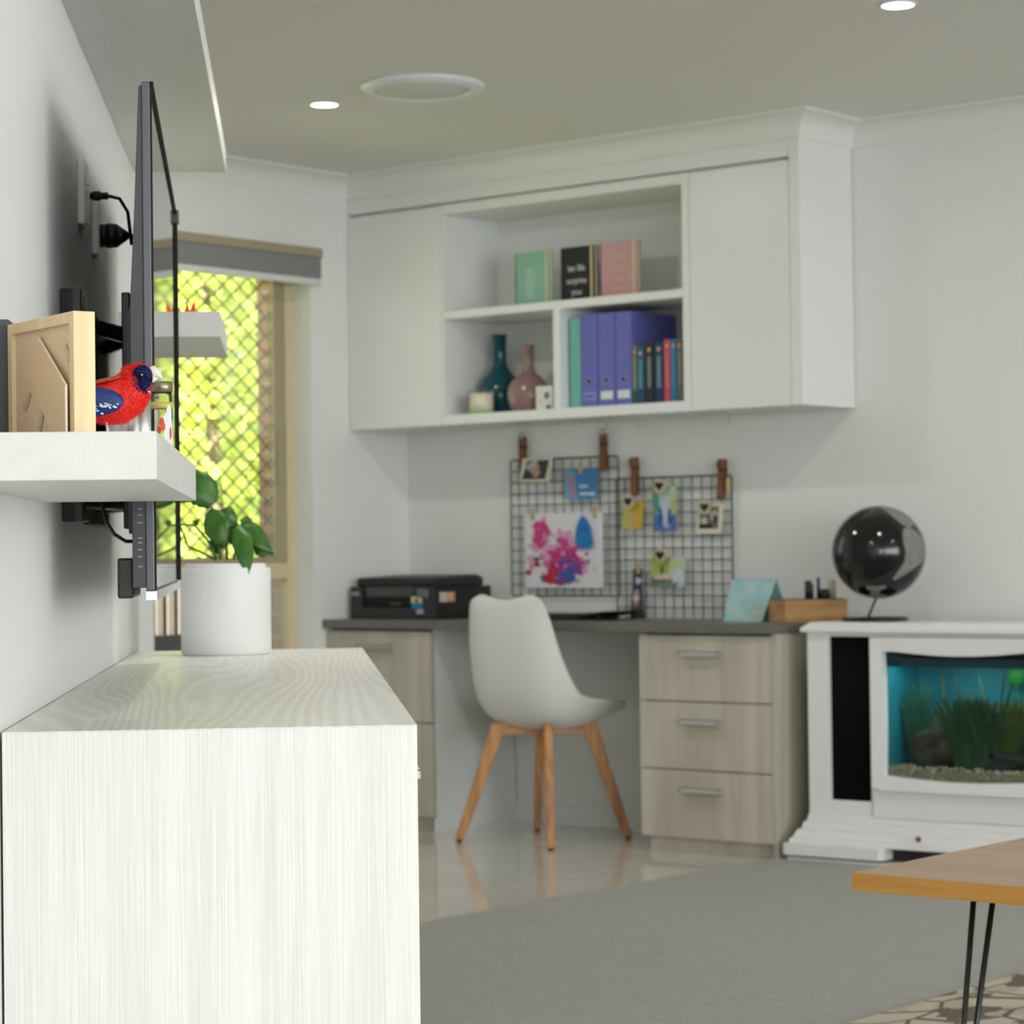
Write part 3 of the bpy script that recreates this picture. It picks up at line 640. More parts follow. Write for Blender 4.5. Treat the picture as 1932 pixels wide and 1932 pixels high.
card('photo_print', 'sunny green and white outdoor photo lowest on the right grid', 'photo', rect(.144, .102), 1.252, .916, land, [mat('photo_pale', (.62, .66, .58), .5), mat('photo_leaf', (.38, .48, .08), .5), mat('photo_leaf_pale', (.55, .62, .36), .5), mat('photo_brown', (.20, .13, .07), .5), mat('photo_pinkwhite', (.66, .56, .54), .5), mat('photo_iceblue', (.60, .68, .78), .5), mat('photo_umber', (.09, .05, .03), .5), mat('photo_seagreen', (.10, .30, .20), .5)])
def strip(b):
    b.blob(.008, .045, .014, .012, -.0006, 1, .3); b.blob(-.002, .002, .014, .012, -.0006, 2, .3); b.blob(-.004, -.018, .016, .012, -.0007, 1, .2); b.blob(-.004, -.034, .012, .010, -.0006, 2, .3); b.flat([(-.032, -.086), (.032, -.086), (.03, -.074), (-.03, -.074)], -.0007, 3)
card('photo_strip', 'dark narrow photo strip pegged to the right grid above the desk', 'photo', [(-.032, -.086), (.033, -.086), (.023, .0), (.026, .086), (-.016, .086), (-.022, .0)], 1.120, .839, strip, [mat('strip_dark', (.06, .055, .07), .5), mat('strip_white', (.48, .55, .70), .5), mat('photo_skin', (.5, .28, .22)), black_matte], y=-.036)
pegm = mat('peg_wood', (.55, .42, .22), .6)
def peg(x, z, label, y=-.036):
    t = thing('clothes_peg', label, 'peg', (x, y, z), 0, 'small wooden pegs on the grids')
    MB().box(-.0055, .0055, -.006, -.001, -.020, .020).build('jaw', pegm, t, bevel=.001); MB().box(-.0055, .0055, .003, .008, -.020, .020).build('jaw', pegm, t, bevel=.001)
    MB().cyl((-.006, .001, .002), (.006, .001, .002), .0028, n=8).build('spring', silver_m, t)
peg(.647, 1.130, 'wooden peg at the upper left corner of the splashy painting')
peg(.935, 1.130, 'wooden peg at the upper right corner of the splashy painting')
peg(.873, 1.292, 'wooden peg holding the blue postcard')
peg(1.130, .930, 'wooden peg holding the dark photo strip')
peg(1.518, 1.212, 'empty wooden peg at the top right corner of the right grid')
def heart(x, z, label, r=.017):
    t = thing('heart_clip', label, 'clip', (x, -.052, z), 0, 'round wooden clips with black hearts')
    MB().cyl((0, 0, 0), (0, .004, 0), r*1.5, n=24).build('wooden_disc', mat('clip_wood', (.62, .50, .32), .6), t)
    MB().box(-.006, .006, .004, .020, -.02, .02).build('peg_back', pegm, t)
    pts = []
    for k in range(30):
        a = 2*PI*k/30; pts.append((16*math.sin(a)**3/16*r, (13*math.cos(a)-5*math.cos(2*a)-2*math.cos(3*a)-math.cos(4*a))/16*r))
    b = MB(); b.prism(pts[::-1], -.003, 0, 0, 'XZ'); b.build('black_heart', mat('chalk_black', (.012, .014, .018), .7), t)
heart(1.098, 1.166, 'black heart clip over the yellow picture card')
heart(1.236, 1.217, 'black heart clip over the tall blue and green photo')
heart(1.428, 1.138, 'black heart clip over the black and white photo')
heart(1.236, .974, 'black heart clip over the lowest sunny photo')

# --- tent card, organiser, globe
t = thing('greeting_card', 'turquoise folded greeting card standing on the desk', 'card', (1.735, -.25, BT))
tq = mat('turquoise_print', (.22, .55, .58), .55, color2=(.46, .63, .64), nscale=14); 
b = MB(); b.add([(-.098, 0, 0), (.058, 0, 0), (.098, .030, .14), (-.080, .030, .14), (-.098, .0015, 0), (.058, .0015, 0), (.098, .0315, .14), (-.080, .0315, .14)], [(0, 1, 2, 3), (7, 6, 5, 4), (0, 4, 5, 1), (1, 5, 6, 2), (2, 6, 7, 3), (3, 7, 4, 0)])
b.build('front_leaf', tq, t)
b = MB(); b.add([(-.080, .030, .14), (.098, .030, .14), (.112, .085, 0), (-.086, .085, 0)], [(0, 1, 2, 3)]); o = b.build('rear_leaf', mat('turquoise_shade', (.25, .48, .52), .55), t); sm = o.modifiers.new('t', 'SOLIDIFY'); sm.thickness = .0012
b = MB(); rd = random.Random(5)
for (x, z) in ((.00, .045), (.02, .045), (.035, .046), (.0, .020), (.016, .018), (.03, .020), (.043, .022)): b.blob(x, z, .008, .006, -.001+z*.0, 0, .4)
for i, v in enumerate(b.v): b.v[i] = (v[0]+.01, v[2]*.030/.14-.0012, v[2])
b.build('printed_motif', mat('motif_gold', (.52, .50, .30), .6), t)

t = thing('desk_organiser', 'wooden desk organiser tray with black insert beside the globe', 'organiser', (1.940, -.335, BT+.0005), math.radians(63))
# local x: long side (away to the right), local y: short side (to the left)
woodA = wood('organiser_wood', (.52, .30, .11), (.37, .19, .06), 'X', 2., 8, .1, .4, .45)
LX, LY, LZ = .235, .105, .072
b = MB(); b.box(0, LX, 0, .007, 0, LZ); b.box(0, LX, LY-.007, LY, 0, LZ); b.box(0, .007, .007, LY-.007, 0, LZ); b.box(LX-.007, LX, .007, LY-.007, 0, LZ); b.box(.007, LX-.007, .007, LY-.007, 0, .006)
b.build('tray', woodA, t, bevel=.001)
MB().box(.008, LX-.008, .008, LY-.008, .045, LZ+.003).build('black_insert', black_m, t, bevel=.002)
def stand(nm, x, y, h, r, m, label, cat, sq=False):
    th_ = thing(nm, label, cat, t.matrix_basis @ Vector((x, y, LZ+.0035)), 0) if False else None
    a = math.radians(63); X = 1.940+x*math.cos(a)-y*math.sin(a); Y = -.335+x*math.sin(a)+y*math.cos(a)
    b = MB()
    if sq: b.box(-r, r, -r, r, 0, h)
    else: b.cyl((0, 0, 0), (0, 0, h), r, n=14)
    o = b.build(nm, m, loc=(X, Y, BT+LZ+.0040)); tag(o, label, cat); return o
stand('marker_pen', .105, .03, .058, .0115, mat('green_black', (.008, .02, .016), .35), 'thick black marker upright in the desk organiser', 'pen')
stand('pen_cap', .130, .05, .046, .006, mat('slate', (.10, .10, .14), .5), 'short slate coloured pen in the organiser', 'pen')
stand('ballpoint_pen', .155, .05, .068, .0052, mat('navy_black', (.01, .014, .03), .4), 'tall thin dark pen in the organiser', 'pen')
stand('ink_bottle', .165, .028, .030, .016, mat('ink_dark', (.015, .018, .03), .3), 'squat dark pot among the pens in the organiser', 'pot')
stand('stamp', .200, .04, .060, .013, mat('stamp_cream', (.52, .50, .38), .5), 'cream wooden stamp at the far end of the organiser', 'stamp')

t = thing('globe', 'black globe with grey continents on a slanted stem', 'globe', (2.225, -.25, .7575))
MB().lathe([(0, 0), (.104, 0), (.106, .003), (.106, .009), (.100, .013), (0, .014)], n=48).build('base', dark_gloss, t)
MB().cyl((-.018, -.012, .012), (.012, .0, .085), .004).build('stem', black_m, t)
MB().cyl((-.004, -.07, .014), (-.004, -.07, .020), .006, n=12).build('switch', silver_m, t)
def globe_mat():
    m = mat('globe_surface', (.004, .004, .005), .12, spec=.6); return m
gc = Vector((.017, 0, .2185)); gr = .148
MB().sphere(gc, gr, 64).build('sphere', globe_mat(), t)
# continents as raised shells over the sphere, given by screen-like polar outlines from the viewing side
def on_globe(polys, name, m):
    Fv = Vector((-.64, .77, 0)).normalized(); Rv = Vector((.77, .64, 0)).normalized(); Uv = Vector((0, 0, 1))
    bm = bmesh.new()
    for pts in polys:
        vs_ = [bm.verts.new((x, y, 0)) for x, y in pts]; bm.faces.new(vs_)
    bmesh.ops.triangulate(bm, faces=bm.faces[:])
    for _ in range(3): bmesh.ops.subdivide_edges(bm, edges=bm.edges[:], cuts=1, use_grid_fill=True)
    for v in bm.verts:
        x, y = v.co.x, v.co.y; d = math.hypot(x, y)
        if d > .985: x, y = x*.985/d, y*.985/d
        z = math.sqrt(max(0, 1-x*x-y*y)); v.co = gc+(Rv*x+Uv*y-Fv*z)*(gr+.0007)
    me = bpy.data.meshes.new(name); bm.to_mesh(me); bm.free(); me.materials.append(m)
    for p in me.polygons: p.use_smooth = True
    o = bpy.data.objects.new(name, me); C.objects.link(o); o.parent = t
samer = [(.46, .52), (.60, .50), (.74, .40), (.84, .28), (.90, .08), (.92, -.08), (.84, -.22), (.72, -.30), (.55, -.42), (.40, -.50), (.22, -.60), (.16, -.58), (.26, -.42), (.40, -.22), (.44, -.02), (.40, .16), (.38, .30), (.40, .46)]
namer = [(-.05, .98), (.20, .975), (.48, .86), (.66, .74), (.74, .60), (.66, .56), (.56, .50), (.44, .55), (.36, .60), (.26, .70), (.16, .80), (.05, .90)]
antar = [(-.36, -.70), (-.20, -.72), (.02, -.70), (.06, -.76), (-.06, -.80), (-.08, -.88), (.10, -.92), (.12, -.97), (-.10, -.98), (-.28, -.94), (-.24, -.84), (-.36, -.76)]
on_globe([samer, namer, antar], 'continents', mat('continent_grey', (.25, .25, .235), .5, spec=.3, noise=.25, nscale=60))

# ================================================================== CHAIR
ch = thing('desk_chair', 'white plastic bucket chair with splayed oak legs at the desk', 'chair', (1.005, -.435, 0), math.radians(-1.5))
prof = [(-.186, .838, .132, .004, 0), (-.196, .826, .156, .012, .002), (-.203, .795, .170, .028, .0), (-.206, .74, .184, .045, 0), (-.204, .66, .199, .058, .0), (-.197, .58, .212, .075, .012), (-.180, .505, .222, .085, .035), (-.150, .445, .228, .075, .065), (-.105, .405, .230, .05, .095),
        (-.04, .386, .230, .02, .105), (.03, .384, .230, 0, .100), (.10, .394, .226, 0, .082), (.16, .412, .218, 0, .060), (.205, .432, .203, 0, .036), (.230, .440, .183, 0, .016), (.242, .436, .155, 0, .004)]
P = []
for i, (y, z, hw, fy, fz) in enumerate(prof):
    row = []
    for j in range(17):
        u = -1+2*j/16; a = abs(u)
        k = a**4.0
        zz = z+fz*k; yy = y+fy*k
        if i == 0: zz += .022*math.sin(a*PI*.5)**2*(1 if a < .9 else .7) - .016
        row.append((hw*u*(1-.02*k), yy, zz))
    P.append(row)
b = MB().grid(P); sh = b.build('seat_shell', mat('chair_white', (.72, .73, .71), .38), ch)
m1 = sh.modifiers.new('s', 'SUBSURF'); m1.levels = 2; m1.render_levels = 2
m2 = sh.modifiers.new('t', 'SOLIDIFY'); m2.thickness = .009; m2.offset = 0
# rolled rim of the shell
rim = [P[i][0] for i in range(len(P))]+[P[-1][j] for j in range(1, 17)]+[P[i][16] for i in range(len(P)-2, -1, -1)]+[P[0][j] for j in range(15, 0, -1)]
rim.append(rim[0]); b = MB().tube([Vector(p) for p in rim], .0068, 8); o = b.build('shell_rim', mat('chair_white', (.7, .7, .7)), ch)
ms = o.modifiers.new('s', 'SUBSURF'); ms.levels = 1; ms.render_levels = 1
def leg(tx_, ty_, bx_, by_):
    T = Vector((tx_, ty_, .405)); Bm = Vector((bx_, by_, .006)); d = (Bm-T).normalized()
    rad = Vector((bx_, by_, 0)).normalized(); tan = Vector((-rad.y, rad.x, 0))
    b = MB(); vs_ = []
    for p, w, tt in ((T, .028, .013), (T.lerp(Bm, .25), .0235, .0135), (Bm, .0150, .0125)):
        for a, c in ((-1, -1), (1, -1), (1, 1), (-1, 1)): vs_.append(p+rad*(a*w)+tan*(c*tt))
    b.add(vs_, [(0, 1, 2, 3), (11, 10, 9, 8)]+[(r*4+k, r*4+4+k, r*4+4+(k+1) % 4, r*4+(k+1) % 4) for r in (0, 1) for k in range(4)])
    l = b.build('leg', oak_m, ch, bevel=.004)
    MB().cyl((bx_, by_, 0), (bx_, by_, .006), .010, n=12).build('foot_pad', black_m, l)
A_ = .108; G_ = .206
for sx in (-1, 1):
    for sy in (-1, 1): leg(sx*A_+.008, sy*A_, sx*G_, sy*G_)
for k, a in enumerate((PI/4, 3*PI/4)):
    b = MB(); L_ = .150; b.box(-L_, L_, -.011, .011, .365-.012*k*0, .392)
    for s in (-1, 1): b.prism([(s*.06, .392), (s*L_, .392), (s*L_, .410), (s*.13, .412), (s*.10, .402)], -.011, .011, 0, 'XZ')
    o = b.build('cross_brace', oak_x, ch, bevel=.002); o.rotation_euler = (0, 0, a); o.location = (.008, 0, 0)

# ================================================================== AQUARIUM CABINET
aq = thing('aquarium_cabinet', 'white console cabinet converted into a lit aquarium', 'aquarium', (2.030, -.420, 0), math.radians(4.1))
TOPZ = .757; BX0, BX1, BD = .045, 1.095, .345
wg = white_gloss
b = MB()
b.box(BX0, .119, 0, .03, .134, .725); b.box(BX1-.074, BX1, 0, .03, .134, .725)       # side posts
b.box(BX0, BX0+.018, .03, BD, .02, .725); b.box(BX1-.018, BX1, .03, BD, .02, .725)
b.box(.119, BX1-.074, .004, .03, .134, .198); b.box(.119, BX1-.074, .012, .03, .712, .725)
b.box(BX0+.018, BX1-.018, .30, BD, .05, .725); b.box(BX0+.018, BX1-.018, .03, BD, .11, .134)
b.box(.262, .282, .004, .06, .198, .712); b.box(.858, .878, .004, .06, .198, .712)
b.box(.274, .866, -.006, .004, .150, .238)
b.build('cabinet_body', wg, aq, bevel=.002)
b = MB(); prof_t = [(BX0-.012, .725), (BX0-.016, .731), (BX0-.016, .738), (BX0+.010, .757)]
b.add([(BX0-.016, -.018, .725), (BX1+.016, -.018, .725), (BX1+.016, BD, .725), (BX0-.016, BD, .725), (BX0-.016, -.018, .738), (BX1+.016, -.018, .738), (BX1+.016, BD, .738), (BX0-.016, BD, .738), (BX0+.008, .004, TOPZ), (BX1-.008, .004, TOPZ), (BX1-.008, BD, TOPZ), (BX0+.008, BD, TOPZ)],
      [(3, 2, 1, 0), (0, 1, 5, 4), (1, 2, 6, 5), (2, 3, 7, 6), (3, 0, 4, 7), (4, 5, 9, 8), (5, 6, 10, 9), (6, 7, 11, 10), (7, 4, 8, 11), (8, 9, 10, 11)])
b.build('top', wg, aq, bevel=.003)
# moulded plinth stepping outwards
b = MB()
def ring(z0, z1, e0, e1):
    x0, x1 = BX0-e0, BX1+e0; X0, X1 = BX0-e1, BX1+e1
    b.add([(x0, -e0, z1), (x1, -e0, z1), (x1, BD, z1), (x0, BD, z1), (X0, -e1, z0), (X1, -e1, z0), (X1, BD, z0), (X0, BD, z0)], [(0, 1, 2, 3), (7, 6, 5, 4), (4, 5, 1, 0), (5, 6, 2, 1), (6, 7, 3, 2), (7, 4, 0, 3)])
ring(.128, .150, .003, .007); ring(.104, .128, .014, .020); ring(.078, .104, .029, .041); ring(.062, .078, .047, .051)
b.build('plinth', wg, aq, bevel=.002)
b = MB().rbox(-.018, .335, -.075, .02, .025, .062, .018); b.build('foot_block', wg, aq, bevel=.003)
b = MB().rbox(BX0+BX1-.335, BX0+BX1+.018, -.075, .02, .025, .062, .018); b.build('foot_block', wg, aq, bevel=.003)
MB().box(-.005, BX1+.045, -.055, BD, .008, .018).build('base_board', wg, aq)
MB().box(.03, BX1-.03, .0, BD-.02, .018, .062).build('kick_recess', black_matte, aq)
MB().sphere((.449, -.052, .098), .009, 14).build('knob', mat('brass', (.22, .12, .04), .35, metal=.8), aq)
for x0, x1 in ((.119, .262), (.878, 1.021)):
    b = MB(); b.box(x0, x1, .020, .03, .198, .712, 0); n = 16
    for k in range(n): xx = x0+(k+.5)*(x1-x0)/n; b.cyl((xx, .020, .198), (xx, .020, .712), .0030, n=6, mi=0)
    b.build('speaker_grille', mat('grille_black', (.003, .003, .003), .8, spec=.15), aq)
# bowed white surround of the tank window
gx0, gx1, gz0, gz1 = .316, .826, .277, .672
def outl(n=16):
    pts = []
    for k in range(n+1): u = k/n; pts.append((gx0+.008+(gx1-gx0-.016)*u, gz1-.016*math.sin(PI*u)-(.004 if k in (0, n) else 0)))
    for k in range(n+1): u = k/n; pts.append((gx1-.004*math.sin(PI*u), gz1-.008-(gz1-gz0-.016)*u))
    for k in range(n+1): u = k/n; pts.append((gx1-.008-(gx1-gx0-.016)*u, gz0+.006-.012*math.sin(PI*u)))
    for k in range(n+1): u = k/n; pts.append((gx0+.004*math.sin(PI*u), gz0+.008+(gz1-gz0-.016)*u))
    return pts
inn = outl(); out = []
for (x, z) in inn:
    cx_, cz_ = (gx0+gx1)/2, (gz0+gz1)/2; dx, dz = x-cx_, z-cz_
    hx, hz = .293, .237
    s_ = min(hx/abs(dx) if abs(dx) > 1e-6 else 1e9, hz/abs(dz) if abs(dz) > 1e-6 else 1e9); out.append((cx_+dx*s_, cz_+dz*s_))
n = len(inn); b = MB(); yf, yb_ = -.022, .012
vs_ = [(x, yf, z) for x, z in out]+[(x, yf+.004, z) for x, z in inn]+[(x, yb_, z) for x, z in inn]+[(x, yb_, z) for x, z in out]
fs = []
for k in range(n):
    j = (k+1) % n
    for r in range(4): q = (r+1) % 4; fs.append((r*n+k, r*n+j, q*n+j, q*n+k))
b.add(vs_, fs); b.build('tank_surround', wg, aq)
MB().box(gx0-.01, gx1+.01, .013, .017, gz0-.01, gz1+.01).build('front_glass', glassy('tank_glass', (.9, .97, .97), .45), aq)
def tank_back():
    m = mat('tank_backdrop', (.0, .12, .20), .5); nt = m.node_tree; b = nt.nodes['Principled BSDF']
    return mat('tank_blue', (.0, .155, .24), .5, color2=(.01, .23, .30), nscale=2.5)
tb = tank_back()
b = MB(); b.box(gx0-.03, gx1+.03, .288, .296, .20, .71); b.box(gx0-.034, gx0-.03, .02, .288, .2, .71); b.box(gx1+.03, gx1+.034, .02, .288, .2, .71); b.build('tank_backdrop', tb, aq)
MB().box(gx0-.03, gx1+.03, .02, .288, .640, .646).build('light_hood', mat('hood', (.03, .05, .05), .5), aq)
b = MB()
b.box(gx0-.03, gx1+.03, .06, .062, .618, .640); b.build('waterline_reflection', mat('reflection_blue', (.0, .05, .12), .3), aq)  # dark blue strip imitating the reflection under the water surface
l = bpy.data.lights.new('tank_lamp', 'AREA'); l.energy = .8; l.color = (.80, 1, .92); l.shape = 'RECTANGLE'; l.size = .5; l.size_y = .08
lo = bpy.data.objects.new('tank_lamp', l); C.objects.link(lo); lo.parent = aq; lo.location = (.57, .10, .635)
# gravel
b = MB(); rd = random.Random(9); b.box(gx0-.03, gx1+.03, .02, .288, .200, .300, 0)
for k in range(1500):
    x = rd.uniform(gx0-.02, gx1+.02); y = rd.uniform(.022, .20) if k > 900 else rd.uniform(.020, .032); z = .303+rd.uniform(-.002, .006) if k > 900 else rd.uniform(.262, .308); r = rd.uniform(.004, .0085)
    vs_ = [(x+rd.uniform(.5, 1)*r*a, y+rd.uniform(.5, 1)*r*c, z+rd.uniform(.5, 1)*r*e) for a, c, e in ((1, 0, 0), (-1, 0, 0), (0, 1, 0), (0, -1, 0), (0, 0, 1), (0, 0, -1))]
    b.add(vs_, [(0, 2, 4), (2, 1, 4), (1, 3, 4), (3, 0, 4), (2, 0, 5), (1, 2, 5), (3, 1, 5), (0, 3, 5)], 1+k % 4)
o = b.build('gravel', [mat('gravel_base', (.30, .24, .15), .9), mat('gravel_tan', (.60, .44, .24), .8), mat('gravel_brown', (.36, .20, .10), .8), mat('gravel_grey', (.60, .58, .48), .8), mat('gravel_dark', (.15, .12, .08), .8)], aq); o['kind'] = 'stuff'
# things standing in the tank
def tank_pt(x, y, z):
    a = math.radians(4.1); return (2.030+x*math.cos(a)-y*math.sin(a), -.420+x*math.sin(a)+y*math.cos(a), z)
def rock(x, y, z, sx, sy, sz, seed, m, label, name='rock'):
    bm = bmesh.new(); bmesh.ops.create_icosphere(bm, subdivisions=3, radius=1); rd = random.Random(seed)
    ph = [Vector((rd.uniform(-3, 3), rd.uniform(-3, 3), rd.uniform(-3, 3))) for _ in range(6)]
    for v in bm.verts:
        d = sum(math.sin(v.co.dot(p)*1.7+i) for i, p in enumerate(ph))*.09; v.co = Vector((v.co.x*sx, v.co.y*sy, v.co.z*sz))*(1+d)
    me = bpy.data.meshes.new(name); bm.to_mesh(me); bm.free(); me.materials.append(m)
    o = bpy.data.objects.new(name, me); C.objects.link(o); o.location = tank_pt(x, y, z); tag(o, label, 'rock'); return o
rkm = mat('tank_rock', (.036, .024, .011), .8, noise=.5, nscale=30); rkd = mat('tank_driftwood', (.018, .013, .012), .8)
rock(.435, .12, .350, .075, .055, .075, 3, rkm, 'mottled brown rock on the gravel at the left of the tank')
rock(.375, .20, .40, .05, .04, .055, 8, mat('tank_rock_grey', (.07, .06, .045), .8), 'grey rounded rock behind the left rock in the tank')
rock(.70, .10, .325, .115, .05, .035, 5, rkd, 'low dark driftwood lump at the right of the tank', 'driftwood')
rock(.765, .10, .375, .032, .035, .07, 6, rkd, 'upright dark driftwood stump at the right of the tank', 'driftwood')
def water_plant(x, y, n, hts, spread, wdt, m, label, seed, base=.298, curl=.3):
    rd = random.Random(seed); b = MB()
    for k in range(n):
        a = rd.uniform(0, 2*PI); h = rd.uniform(*hts); sp = rd.uniform(.2, 1)*spread; w = rd.uniform(.6, 1)*wdt; rows = []
        dx, dy = math.cos(a), math.sin(a)*.55; ox = rd.uniform(-.45, .45)*spread; oy = rd.uniform(-.2, .2)*spread
        for i in range(7):
            u = i/6; ww = w*math.sin(PI*(.12+.86*u))*.5+.0004; px_ = dx*sp*u**1.5; py_ = dy*sp*u**1.5; pz_ = h*u-curl*sp*u**3
            rows.append([(ox+px_-ww, oy+py_, pz_), (ox+px_+ww, oy+py_+.002, pz_)])
        b.grid(rows)
    o = b.build('aquarium_plant', m, loc=tank_pt(x, y, base)); tag(o, label, 'plant'); return o
gA = mat('plant_dark', (.01, .055, .01), .6); gB = mat('plant_olive', (.085, .12, .008), .6); gC = mat('plant_bright', (.01, .19, .045), .5); gD = mat('plant_teal', (.008, .09, .05), .6)
water_plant(.560, .10, 260, (.14, .25), .11, .020, gA, 'bushy dark green water plant in the middle of the tank', 1)
water_plant(.60, .09, 9, (.22, .31), .14, .014, mat('plant_spear', (.03, .06, .012), .6), 'tall spiky water plant leaves fanning above the bush', 2, curl=.1)
water_plant(.69, .15, 260, (.13, .24), .12, .016, gB, 'olive yellow bushy water plant right of centre', 3)
water_plant(.78, .22, 110, (.18, .34), .09, .030, gC, 'bright green broad-leaved plant at the right end of the tank', 4)
water_plant(.345, .17, 90, (.12, .28), .05, .016, gD, 'teal green water plant at the left end of the tank', 5)
b = MB(); b.sphere((0, 0, 0), .032, 20, sc=(1.05, .35, 1)); b.cyl((0, 0, -.20), (0, 0, -.02), .002, n=8)
o = b.build('lily_leaf', mat('lily_green', (.01, .26, .03), .5), loc=tank_pt(.650, .24, .585)); tag(o, 'round bright green leaf high in the tank', 'plant')
b = MB(); b.cyl((0, 0, 0), (0, 0, .33), .004, n=10); o = b.build('heater_tube', mat('tube_olive', (.10, .13, .03), .4), loc=tank_pt(.395, .25, .300)); tag(o, 'thin upright filter tube at the left of the tank', 'tube')

# ================================================================== SIDEBOARD AND WHAT STANDS ON IT
SBT = .80
sb_end = wood('ash_end', (.86, .855, .835), (.74, .73, .705), 'Z', 1., 10, .10, .95, .5, center=(.3, .1, 0), coarse=1.2, squash=.035, contrast=(.15, .8), lines=18, fscale=430)
sb_top = wood('ash_top', (.94, .93, .90), (.79, .78, .74), 'X', 1., 22, .26, .7, .36, center=(2.3, .6, 0), squash=.10, contrast=(.1, .9), lines=60, fscale=330, det=2.5)
sbd = thing('sideboard', 'long whitewashed ash sideboard along the left wall', 'sideboard', W(2.71, 0, 0), AN)
SL, SW = 2.27, .455      # local x 0..SL away, local y 0..-SW out of the wall
b = MB(); b.box(0, .018, -SW, -.003, 0, SBT-.0012); b.build('end_panel', sb_end, sbd)
b = MB(); b.box(.0185, SL, -SW, -.003, SBT-.0180, SBT-.001); b.box(0, SL, -SW, -.003, SBT-.001, SBT); b.build('top_panel', sb_top, sbd)
MB().box(SL-.018, SL, -SW, -.003, 0, SBT-.0185).build('end_panel', sb_end, sbd)
b = MB(); b.box(.018, SL-.018, -SW+.03, -.006, .05, .068); b.box(.018, SL-.018, -.012, -.006, .068, SBT-.0185); b.box(.018, SL-.018, -SW+.04, -SW+.055, 0, .05); b.build('carcass', white_in, sbd)
for k in range(4):
    x0 = .020+k*(SL-.04)/4; x1 = x0+(SL-.04)/4-.003
    d = MB().box(x0, x1, -SW+.001, -SW+.019, .055, SBT-.021).build('door', sb_end, sbd, bevel=.0006)
    h = MB(); xx = x0+.06; h.box(xx, xx+.12, -SW-.0075, -SW-.0045, .733, .742); h.box(xx, xx+.012, -SW-.0075, -SW, .733, .742); h.box(xx+.108, xx+.12, -SW-.0075, -SW, .733, .742)
    h.build('handle', mat('handle_white', (.85, .85, .85), .35), d)
# pot plant
pp = thing('potted_plant', 'glossy green pot plant in a white cylinder pot on the sideboard', 'plant', W(4.76, .188, SBT))
MB().lathe([(0, 0), (.082, 0), (.0865, .004), (.0865, .162), (.0845, .167), (.078, .167), (.077, .150), (.0, .148)], n=64).build('outer_pot', pot_m, pp)
MB().lathe([(.0775, .150), (.0775, .172), (.0755, .175), (.072, .174), (.071, .155), (0, .155)], n=64).build('inner_pot', pot_m, pp)
MB().lathe([(.071, .156), (.05, .160), (0, .162)], n=32).build('soil', soil_m, pp)
leafm = mat('leaf_green', (.045, .17, .014), .38, noise=.4, nscale=25); leafu = leafm; stemm = mat('stem_green', (.10, .20, .04), .5)
FH = Vector((F_.x, F_.y, 0)).normalized(); RH = Vector((FH.y, -FH.x, 0))
def V3(r, u, f=0): return RH*r+Vector((0, 0, u))+FH*f
def pleaf(base, tip, w, up, fold=.25, droop=0):
    base, tip = Vector(base), Vector(tip); d = tip-base; L = d.length; dn = d.normalized()
    side = dn.cross(Vector(up)).normalized(); nrm = side.cross(dn).normalized(); rows = []
    for i in range(11):
        u = i/10; ww = w*math.sin(PI*min(1, (.04+.96*u))**.85)**.75*.5 if 0 < u < 1 else .0008
        c = base+dn*(L*u)+nrm*(L*.10*math.sin(PI*u))-Vector((0, 0, droop*L*u*u)); row = []
        for j in range(7):
            v = -1+j/3; row.append(c+side*(ww*v)+nrm*(-fold*ww*abs(v)**1.5+.004*math.sin(u*9+v*2)*abs(v)))
        rows.append(row)
    b = MB().grid(rows); o = b.build('leaf', leafm, pp); s = o.modifiers.new('s', 'SOLIDIFY'); s.thickness = .0008; return o
def pstem(pts, r=.0028):
    p = [Vector(q) for q in pts]; out = []
    for i in range(len(p)-1):
        for k in range(5): out.append(p[i].lerp(p[i+1], k/5))
    out.append(p[-1]); MB().tube(out, r, 7, r2=r*.7).build('stem', stemm, pp)
def px(x, y, f=0): return V3((x-424)/4625*4.93, (1237-y)/4625*4.93, f)
pstem([px(408, 1066), px(392, 1030), px(368, 1003), px(335, 1001)]); pstem([px(415, 1066), px(408, 1010), px(404, 975), px(395, 968)])
pstem([px(425, 1066, .01), px(425, 1035, .01), px(420, 1000, .01)]); pstem([px(440, 1066, -.01), px(446, 1030, -.01), px(442, 1000, -.01)]); pstem([px(446, 1066), px(452, 1020), px(458, 1004)]); pstem([px(335, 961, .02), px(362, 958, .02), px(380, 962, .02), px(395, 969, 0)])
vf = -FH
pleaf(px(395, 972, .0), px(372, 900, .01), .058, vf+RH*.3, .2)
pleaf(px(380, 960, .02), px(352, 950, .03), .022, vf, .2)
pleaf(px(402, 974, -.02), px(425, 1045, -.03), .052, vf-RH*.2+Vector((0, 0, .3)), .2)
pleaf(px(405, 980, .0), px(448, 1000, -.02), .050, vf+Vector((0, 0, .6)), .2, .1)
pleaf(px(430, 1000, .02), px(440, 1040, .0), .040, vf, .2)
pleaf(px(450, 1000, -.03), px(472, 1092, -.07), .040, vf+RH*.2, .25)
pleaf(px(452, 1000, .0), px(510, 1050, .0), .040, vf+Vector((0, 0, .7)), .3, .1)
pleaf(px(450, 996, .0), px(484, 1000, .01), .026, vf+Vector((0, 0, .8)), .3, .2)
pleaf(px(476, 1035, .02), px(492, 1064, .02), .022, vf, .3)
pleaf(px(366, 1003, .01), px(374, 992, .01), .012, vf, .3); pleaf(px(410, 1010, .05), px(395, 1060, .06), .03, vf, .2)
pleaf(px(340, 962, .02), px(318, 930, .03), .045, vf, .2)
pstem([px(405, 1066, .02), px(352, 1040, .03), px(338, 1000, .03)])

